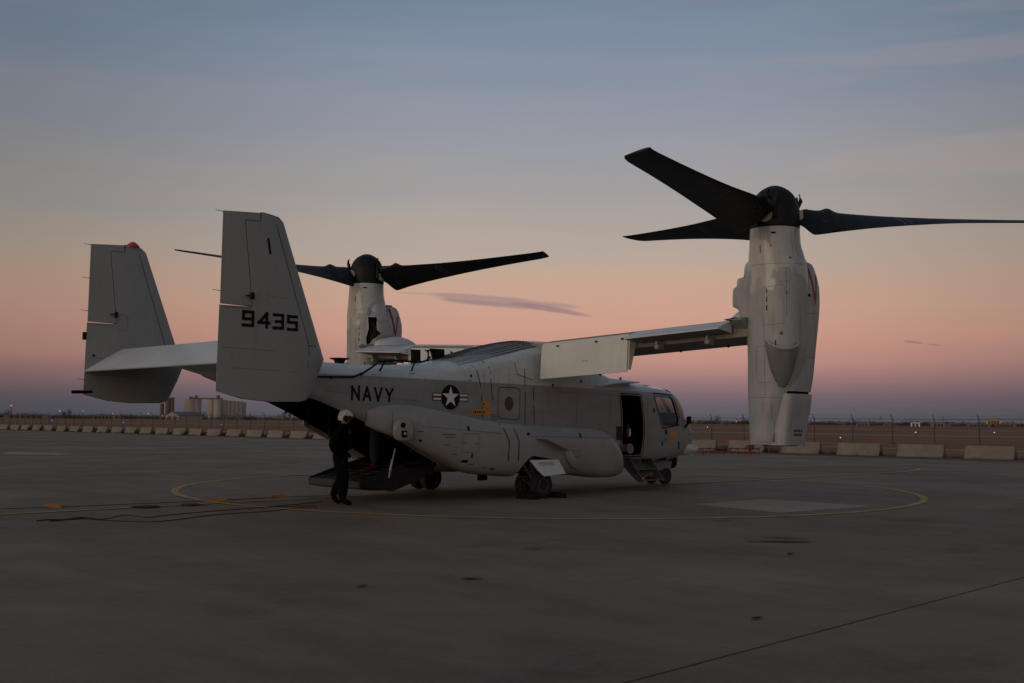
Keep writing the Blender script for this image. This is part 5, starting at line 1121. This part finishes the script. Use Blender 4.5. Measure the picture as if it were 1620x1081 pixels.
    # ---- hub
    hub = finish('rotor_hub', z_loft([(5.762, 0, 0, .505, .505, 2.), (5.80, 0, 0, .515, .515, 2.), (6.10, 0, 0, .508, .508, 2.), (6.24, 0, 0, .495, .495, 2.), (6.36, 0, 0, .45, .45, 2.), (6.48, 0, 0, .385, .385, 2.), (6.57, 0, 0, .30, .30, 2.), (6.64, 0, 0, .19, .19, 2.), (6.68, 0, 0, .09, .09, 2.), (6.69, 0, 0, .02, .02, 2.)], 24), m_black, root, True, 40)
    for a_ in ((200, 320, 80) if sg < 0 else (150, 30, -90)):
        e_ = Vector((math.cos(R(a_)), math.sin(R(a_)), 0)); q_ = Matrix.Rotation(R(a_), 3, 'Z')
        bm = bmesh.new(); box(bm, (.49, 0, 6.22), (.07, .13, .22), q_, .02); box(bm, (.50, 0, 5.92), (.05, .20, .10), q_, .015); finish('hub_fitting', bm, m_black, hub)
        bm = bmesh.new(); tube(bm, [e_*.50+Vector((0, 0, 6.22)), e_*.56+Vector((0, 0, 6.38)), e_*.53+Vector((0, 0, 6.52))], [.03, .045, .02], 8); finish('pendulum_damper', bm, m_black, hub, True)
    azs = ((-169, .05), (72, .22), (-49, -.32)) if sg < 0 else ((171.5, .05), (51.5, .1), (-68.5, .20))
    for a_, flap_ in azs:
        th0 = R(a_); blade_root(root, th0, -sg, flap_)
    return root
def blade_root(root, th, rot, flap_=0.):
    """rot +1: turns counter-clockwise seen from above. Leading edge side = rot * left of the radial direction"""
    e = Vector((math.cos(th), math.sin(th), 0)); l = Vector((-math.sin(th), math.cos(th), 0))*rot; k_ = Vector((0, 0, 1)); z0 = 6.03
    tab = [(.44, .46, .46, .62, 42), (.54, .60, .42, .5, 41), (.66, .90, .33, .30, 40), (.74, 1.0, .30, .24, 39), (1.2, .91, .30, .16, 35), (1.8, .86, .30, .13, 28), (2.6, .79, .28, .12, 21), (3.6, .71, .27, .11, 15), (4.7, .63, .26, .10, 11), (5.6, .57, .25, .09, 9), (5.80, .50, .33, .08, 9)]
    bm = bmesh.new(); rings = []
    rs_ = [.44, .50, .56, .62, .66, .70, .74, .80, .88, .94, 1.0, 1.05, 1.1, 1.15, 1.2, 1.26, 1.34, 1.5, 1.8, 2.2, 2.6, 3.1, 3.6, 4.1, 4.7, 5.2, 5.5, 5.68, 5.80]
    for r_ in rs_:
        ch, pa, tk, pit = interp(tab, r_); pit = R(pit); cdir = l*math.cos(pit)+k_*math.sin(pit); nrm = -l*math.sin(pit)+k_*math.cos(pit)
        bump = .07*math.exp(-((r_-1.12)/.13)**2)
        P = []
        for x, z in foil(pa*ch+bump, -(1-pa)*ch, min(tk, .30), 0, 0, 9):
            P.append(e*r_+k_*(z0+.03*(r_/5.8)+.15*(r_/5.8)**1.5+flap_*(r_/5.8))+cdir*x+nrm*(z+(.05*math.exp(-((r_-1.12)/.12)**2) if z > 0 else 0)))
        rings.append(P)
    bridge(bm, rings); bmesh.ops.recalc_face_normals(bm, faces=bm.faces[:]); bl = finish('rotor_blade', bm, m_black, root, True, 40)
    bm = bmesh.new(); tube(bm, [e*.40+k_*(z0-.02), e*.56+k_*(z0-.02)], [.17, .16], 16); finish('blade_cuff', bm, m_silo, root, True, 40)
    bm = bmesh.new(); pos_ = e*.50+l*.20; tube(bm, [pos_+k_*(z0-.10), pos_+k_*(z0+.34)], .045, 8); tube(bm, [pos_+k_*(z0+.12), pos_+l*.06+k_*(z0+.46)], [.05, .02], 8); finish('pitch_link', bm, m_black, root)
    # small rivets and white tick marks on the blade root
    bt_ = bvh(bl); bm = bmesh.new()
    for r_, q in ((1.0, .05), (1.08, .12), (1.2, .15), (1.28, .08), (1.18, -.02), (.95, -.3), (.98, -.33), (1.05, -.32)):
        for sgn in (1, -1):
            pit = R(interp(tab, r_)[3]); cdir = l*math.cos(pit)+k_*math.sin(pit); nrm = -l*math.sin(pit)+k_*math.cos(pit)
            o_ = e*r_+k_*z0+cdir*q+nrm*sgn*1.0; h = bt_.ray_cast(o_, -nrm*sgn)
            if h[0] is not None: bmesh.ops.create_icosphere(bm, subdivisions=1, radius=.011, matrix=Matrix.Translation(h[0]))
    finish('blade_rivets', bm, m_rim, bl)
    bm = bmesh.new()
    for r_ in (2.45, 2.58):
        pit = R(interp(tab, r_)[3]); ch = interp(tab, r_)[0]; cdir = l*math.cos(pit)+k_*math.sin(pit); nrm = -l*math.sin(pit)+k_*math.cos(pit)
        for sgn in (1, -1):
            pr = None
            for q in [ch*(.2-.8*t/8) for t in range(9)]:
                pp = []
                for dr_ in (-.012, .012):
                    o_ = e*(r_+dr_-q*.25)+k_*(z0+.05+flap_*.43)+cdir*q+nrm*sgn*.8; h = bt_.ray_cast(o_, -nrm*sgn); pp.append(h[0]+nrm*sgn*.003 if h[0] is not None else None)
                if None in pp: pr = None; continue
                cur_ = [bm.verts.new(x) for x in pp]
                if pr: bm.faces.new((pr[0], pr[1], cur_[1], cur_[0]))
                pr = cur_
    finish('blade_tick_marks', bm, mat('tick_grey', (.12, .12, .14), .6) if 'tick_grey' not in bpy.data.materials else bpy.data.materials['tick_grey'], bl)
nacelle(-1); nacelle(1)

# ------------------------------------------------------------------ people
def skin_mesh(name, verts, edges, radii, m, parent, root=0, lv=2):
    me = bpy.data.meshes.new(name); me.from_pydata([Vector(v) for v in verts], edges, []); o = bpy.data.objects.new(name, me); col.objects.link(o)
    md = o.modifiers.new('s', 'SKIN'); md.use_smooth_shade = True
    lay = me.skin_vertices[0].data if me.skin_vertices else None
    if lay is None: 
        bm = bmesh.new(); bm.from_mesh(me); bm.verts.layers.skin.verify(); bm.to_mesh(me); bm.free(); lay = me.skin_vertices[0].data
    for i, r_ in enumerate(radii): lay[i].radius = r_ if isinstance(r_, tuple) else (r_, r_); lay[i].use_root = (i == root)
    sb = o.modifiers.new('u', 'SUBSURF'); sb.levels = lv; sb.render_levels = lv
    dg = bpy.context.evaluated_depsgraph_get(); dg.update(); me2 = bpy.data.meshes.new_from_object(o.evaluated_get(dg)); bpy.data.objects.remove(o)
    for p in me2.polygons: p.use_smooth = True
    me2.materials.clear(); o = bpy.data.objects.new(name, me2); col.objects.link(o); o.parent = parent
    for x in (m if isinstance(m, list) else [m]): me2.materials.append(x)
    return o
def person(loc, rz, label, J, mats, scale=1., helmet=True):
    root = empty('person', loc, rz); root.scale = (scale,)*3; tag(root, label, 'person')
    P = []; E_ = []; Rr = []
    def add(p, r_, frm=None):
        P.append(p); Rr.append(r_)
        if frm is not None: E_.append((frm, len(P)-1))
        return len(P)-1
    pel = add(J['pelvis'], (.155, .125)); ab = add(J['abdomen'], (.15, .12), pel); ch = add(J['chest'], (.17, .13), ab); nk0 = add(J['neck0'], (.085, .08), ch); nk = add(J['neck'], (.058, .058), nk0); hd = add(J['head'], (.095, .10), nk); ht = add(J['crown'], (.075, .08), hd)
    for sd in ('l', 'r'):
        s0_ = add(J['sh'+sd], .085, ch); e0_ = add(J['el'+sd], .058, s0_); w0_ = add(J['wr'+sd], .036, e0_); h0_ = add(J['ha'+sd], (.040, .022), w0_)
        hp = add(J['hip'+sd], .11, pel); k0 = add(J['kn'+sd], .075, hp); a0_ = add(J['an'+sd], .052, k0); f0 = add(J['ba'+sd], (.045, .038), a0_); add(J['to'+sd], (.035, .025), f0)
    body = skin_mesh('body', P, E_, Rr, [mats['suit'], m_skin], root)
    hz = J['neck'][2]+.0
    for p in body.data.polygons:
        if p.center.z > hz and Vector((p.center.x-J['head'][0], p.center.y-J['head'][1], 0)).length < .16: p.material_index = 1
    # nose, brow, ears, eyes, mouth
    hx, hy, hz2 = J['head']
    bm = bmesh.new()
    bmesh.ops.create_uvsphere(bm, u_segments=8, v_segments=6, radius=.018, matrix=Matrix.Translation((hx+.108, hy, hz2-.005)))
    for s_ in (-1, 1): bmesh.ops.create_uvsphere(bm, u_segments=8, v_segments=6, radius=.022, matrix=Matrix.Translation((hx-.005, hy+s_*.09, hz2)))
    finish('nose_and_ears', bm, m_skin, body, True)
    bm = bmesh.new()
    for s_ in (-1, 1): bmesh.ops.create_uvsphere(bm, u_segments=8, v_segments=6, radius=.011, matrix=Matrix.Translation((hx+.092, hy+s_*.032, hz2+.03)))
    finish('eyes', bm, m_visor, body, True)
    bm = bmesh.new(); box(bm, (hx+.095, hy, hz2-.045), (.012, .045, .010)); finish('mouth', bm, m_dred, body)
    # hands: palm continues the arm; five separate bent fingers rooted in it
    for sd, s_ in (('l', 1), ('r', -1)):
        w_ = Vector(J['wr'+sd]); h_ = Vector(J['ha'+sd]); d = (h_-w_).normalized(); side_ = Vector((1, 0, 0)); side_ = (side_-d*side_.dot(d)).normalized(); inn = d.cross(side_)*s_
        v_, e_, r_ = [], [], []
        for k, (off_, ln) in enumerate([(.030, .070), (.010, .080), (-.010, .074), (-.028, .056)]):
            b = h_+side_*off_+d*.005; n0 = len(v_); q1 = b+d*ln*.45; q2 = q1+(d*.8+inn*.55).normalized()*ln*.33; q3 = q2+(d*.4+inn*.9).normalized()*ln*.25
            v_ += [b, q1, q2, q3]; e_ += [(n0, n0+1), (n0+1, n0+2), (n0+2, n0+3)]; r_ += [.010, .0095, .0085, .0075]
        n0 = len(v_); b = w_+d*.03+side_*.025; q1 = b+(side_*.8+d*.6).normalized()*.035; q2 = q1+(d*.9+side_*.15+inn*.3).normalized()*.03; v_ += [b, q1, q2]; e_ += [(n0, n0+1), (n0+1, n0+2)]; r_ += [.013, .011, .009]
        o = None
        me_l = skin_mesh('fingers', v_, e_, r_, mats['glove'], body, lv=1)
    # jacket and trousers as cloth shells over the body
    Pj, Ej, Rj = [], [], []
    def addj(p, r_, frm=None):
        Pj.append(p); Rj.append(r_)
        if frm is not None: Ej.append((frm, len(Pj)-1))
        return len(Pj)-1
    z_ = Vector(J['pelvis'])+Vector((0, 0, .06))
    b0 = addj(z_, (.215, .195)); b1 = addj(J['abdomen'], (.215, .18), b0); b2 = addj(J['chest'], (.23, .19), b1); b3 = addj(J['neck0'], (.12, .11), b2); addj(Vector(J['neck'])+Vector((0, 0, .02)), (.095, .095), b3)
    for sd in ('l', 'r'):
        s0_ = addj(J['sh'+sd], .13, b2); e0_ = addj(J['el'+sd], .095, s0_); addj(Vector(J['wr'+sd]).lerp(Vector(J['el'+sd]), .08), .055, e0_)
    skin_mesh('jacket', Pj, Ej, Rj, mats['jacket'], root, 2)
    Pj, Ej, Rj = [], [], []
    b0 = addj(J['pelvis'], (.20, .185)); addj(Vector(J['pelvis'])+Vector((0, 0, .10)), (.19, .17), b0)
    for sd in ('l', 'r'):
        hp = addj(J['hip'+sd], .15, b0); k0 = addj(J['kn'+sd], .122, hp); k1 = addj(Vector(J['kn'+sd]).lerp(Vector(J['an'+sd]), .5), .112, k0); addj(Vector(J['an'+sd])+Vector((0, 0, .015)), .098, k1)
    skin_mesh('trousers', Pj, Ej, Rj, mats['trousers'], root, 0)
    for sd in ('l', 'r'):
        a0_, f0, t0 = Vector(J['an'+sd]), Vector(J['ba'+sd]), Vector(J['to'+sd]); heel = a0_+(a0_-f0).normalized()*.05+Vector((0, 0, -.05))
        skin_mesh('boot', [a0_+Vector((0, 0, .10)), a0_, f0, t0, heel], [(0, 1), (1, 2), (2, 3), (1, 4)], [.066, .064, (.055, .048), (.045, .032), .04], mats['boot'], root, 1, 1)
    if helmet:
        hc = Vector(J['head'])+Vector((-.012, 0, .035)); tilt = Matrix.Rotation(R(14), 3, 'Y')
        bm = bmesh.new(); bmesh.ops.create_uvsphere(bm, u_segments=32, v_segments=22, radius=1)
        for v in bm.verts:
            c = v.co.copy(); v.co = Vector((c.x*.150, c.y*.135, c.z*.142+(-.035*(max(0, -c.z)) if c.x < .35 else 0)))
        dl = [v for v in bm.verts if (v.co.z < -.10) or (v.co.x > .07 and v.co.z < .035) or (v.co.x > .035 and v.co.z < -.075)]
        bmesh.ops.delete(bm, geom=dl, context='VERTS'); bmesh.ops.solidify(bm, geom=bm.faces[:], thickness=.012)
        bmesh.ops.transform(bm, matrix=Matrix.Translation(hc) @ tilt.to_4x4(), verts=bm.verts[:]); hm = finish('helmet', bm, m_helm, root, True, 50)
        for s_ in (-1, 1):
            bm = bmesh.new(); prism(bm, rounded([(-.035, -.075), (.045, -.075), (.062, .0), (.03, .045), (-.03, .045), (-.055, .0)], .015), 1, s_*.128, s_*.158); bmesh.ops.transform(bm, matrix=Matrix.Translation(hc+Vector((.02, 0, -.02))) @ tilt.to_4x4(), verts=bm.verts[:]); finish('ear_cup', bm, m_blackp, hm)
        bm = bmesh.new(); box(bm, (.128, 0, .018), (.05, .2, .055), bev=.02); bmesh.ops.transform(bm, matrix=Matrix.Translation(hc) @ tilt.to_4x4(), verts=bm.verts[:]); finish('goggles', bm, m_visor, hm, True)
        bm = bmesh.new(); tube(bm, [Vector((.03, -.14, -.06)), Vector((.10, -.11, -.10)), Vector((.135, -.03, -.085))], .007, 6); box(bm, (.137, -.02, -.083), (.02, .03, .02), bev=.004); bmesh.ops.transform(bm, matrix=Matrix.Translation(hc) @ tilt.to_4x4(), verts=bm.verts[:]); finish('boom_microphone', bm, m_blackp, hm)
        bm = bmesh.new(); box(bm, (.02, -.137, .062), (.025, .008, .02)); bmesh.ops.transform(bm, matrix=Matrix.Translation(hc) @ tilt.to_4x4(), verts=bm.verts[:]); finish('helmet_badge', bm, m_blackp, hm)
    return root
J1 = dict(pelvis=(-.02, 0, .98), abdomen=(0, 0, 1.12), chest=(.015, 0, 1.34), neck0=(.02, 0, 1.50), neck=(.045, 0, 1.57), head=(.085, 0, 1.67), crown=(.085, 0, 1.74),
          shl=(.02, .19, 1.43), ell=(-.10, .26, 1.15), wrl=(.10, .27, .97), hal=(.16, .27, .90), shr=(.01, -.19, 1.43), elr=(-.15, -.25, 1.16), wrr=(-.02, -.28, .93), har=(.02, -.28, .85),
          hipl=(-.02, .10, .93), knl=(.03, .10, .52), anl=(-.16, .09, .17), bal=(-.08, .09, .06), tol=(-.01, .09, .03), hipr=(-.02, -.10, .93), knr=(.06, -.10, .50), anr=(.05, -.10, .10), bar=(.16, -.11, .045), tor=(.24, -.115, .035))
m_jk = mat('dark_jacket', (.0035, .0035, .0045), .9, spec=.06, var=.3, scale=12, bump=.7, bscale=10); m_boot = mat('black_boot', (.004, .004, .004), .8, spec=.1)
p1 = person((-6.62, -1.10, 0), R(-42), 'crew member in dark flight suit and white helmet walking beside the lowered ramp', J1, dict(suit=m_cloth, jacket=m_jk, trousers=m_cloth, glove=m_glove, boot=m_boot), 1.045)
body1 = p1
bm = bmesh.new(); box(bm, (.165, -.06, 1.42), (.012, .03, .07), Matrix.Rotation(R(20), 3, 'X')); finish('red_tag', bm, mat('tag_pink', (.4, .12, .1), .7), p1)
J2 = dict(J1); J2.update(knl=(.03, .10, .50), anl=(.0, .10, .10), bal=(.11, .11, .045), tol=(.19, .115, .035), anr=(-.02, -.10, .10), bar=(.09, -.11, .045), tor=(.17, -.115, .035), knr=(.03, -.1, .5))
person((-4.95, -.05, .62), R(140), 'dim figure in blue trousers standing inside on the cargo ramp', J2, dict(suit=m_cloth, jacket=m_jk, trousers=m_blue, glove=m_glove, boot=m_cloth2), .98, helmet=False)

# ------------------------------------------------------------------ small things on the ground
def ground_cable(name, pts, r, m, lab, cat, wig=.02):
    pp = catmull([(x, y, r) for x, y in pts], 10); pp = [p+Vector((random.uniform(-wig, wig), random.uniform(-wig, wig), 0)) for p in pp]
    bm = bmesh.new(); tube(bm, pp, r, 8); tag(finish(name, bm, m, None, True), lab, cat)
ground_cable('ground_cable', [(-12.65, -1.02), (-12.2, -1.06), (-11.85, -.85), (-11.72, -1.42), (-11.1, -.93), (-11.0, -1.55), (-10.62, -1.40), (-9.75, -1.11), (-8.58, -.89), (-7.77, -.70), (-6.5, -.25)], .007, m_cable, 'thin black cable wavering over the apron from the ramp to the left', 'cable', .01)
ground_cable('ground_cable', [(-12.5, -1.2), (-12.0, -1.15), (-11.62, -2.0), (-11.14, -2.38), (-9.73, -1.77), (-8.74, -1.71), (-7.74, -1.33), (-7.50, -1.50), (-7.25, -1.02), (-7.9, -.96), (-8.4, -1.0)], .007, m_cable, 'black cable with a loop near the crew member, nearer the camera', 'cable', .008)
ground_cable('ground_cable', [(-12.7, -1.1), (-12.45, -.95), (-12.3, -1.2), (-12.55, -1.3), (-12.35, -1.05), (-12.1, -1.2), (-11.9, -1.0), (-11.75, -1.2)], .009, m_cable, 'tangled end of black cable at the far left of the runs', 'cable', .01)
ground_cable('ground_rope', [(-16, 2.3), (-12.28, 1.78), (-11.34, 1.61), (-10., 1.5), (-7.94, 1.38), (-6.43, 1.45), (-5.26, 1.15)], .006, m_rope, 'thin brown rope linking the yellow chocks across the apron', 'rope', .01)
for k, (x, y, a, lab) in enumerate([(-11.34, 1.61, -.78, 'yellow block on the apron furthest left of the three'), (-8.02, 1.26, -.72, 'yellow block on the apron, middle of the three'), (-6.43, 1.49, -.72, 'yellow block on the apron nearest the ramp')]):
    bm = bmesh.new(); prism(bm, rounded([(-.20, 0), (.20, 0), (.16, .05), (.06, .065), (-.06, .065), (-.16, .05)], .015, 2), 1, -.07, .07)
    o = finish('yellow_chock', bm, m_chock); o.location = (x, y, 0); o.rotation_euler = (0, 0, a+.15*k-.1); tag(o, lab, 'chock', 'yellow blocks on the rope')
bm = bmesh.new()
for k in range(9): 
    bmesh.ops.create_circle(bm, cap_ends=True, segments=8, radius=.03, matrix=Matrix.Translation((-9.35+.07*k, .38+.03*math.sin(k*2), .022)))
    tube(bm, [(-9.35+.07*k, .38, .02), (-9.29+.07*k, .40+.04*math.sin(k), .02)], .012, 5)
tag(finish('tie_down_chain', bm, m_gear), 'short rusty tie-down chain beside the painted line', 'chain')
# low red lattice tow bar beyond the nose
red = empty('red_lattice_rail', (28.9, 16.6, 0), math.atan2(15.1-16.6, 31.8-28.9)-.0); tag(red, 'low dark red lattice rail with a box end lying beyond the nose', 'lattice rail')
m_rr = mat('faded_red_steel', (.16, .03, .018), .6, var=.3, scale=4)
bm = bmesh.new()
for z in (.12, .34): tube(bm, [(-1.4, 0, z), (3.9, 0, z)], .03, 6)
finish('long_rail', bm, m_rr, red)
for k in range(13):
    x = -1.2+k*.42; bm = bmesh.new(); tube(bm, [(x, 0, 0), (x, 0, .42)], .022, 6); tube(bm, [(x, 0, .12), (x+.42, 0, .34)], .014, 5); finish('upright', bm, m_rr, red)
bm = bmesh.new(); box(bm, (3.3, 0, .42), (.42, .3, .26), bev=.03); tube(bm, [(3.3, 0, 0), (3.3, 0, .4)], .06, 8); finish('end_box', bm, m_rr, red)

for o in bpy.data.objects:
    if o.name.startswith('stencil_text') or o.name.startswith('blade_rivets'): o['kind'] = 'stuff'
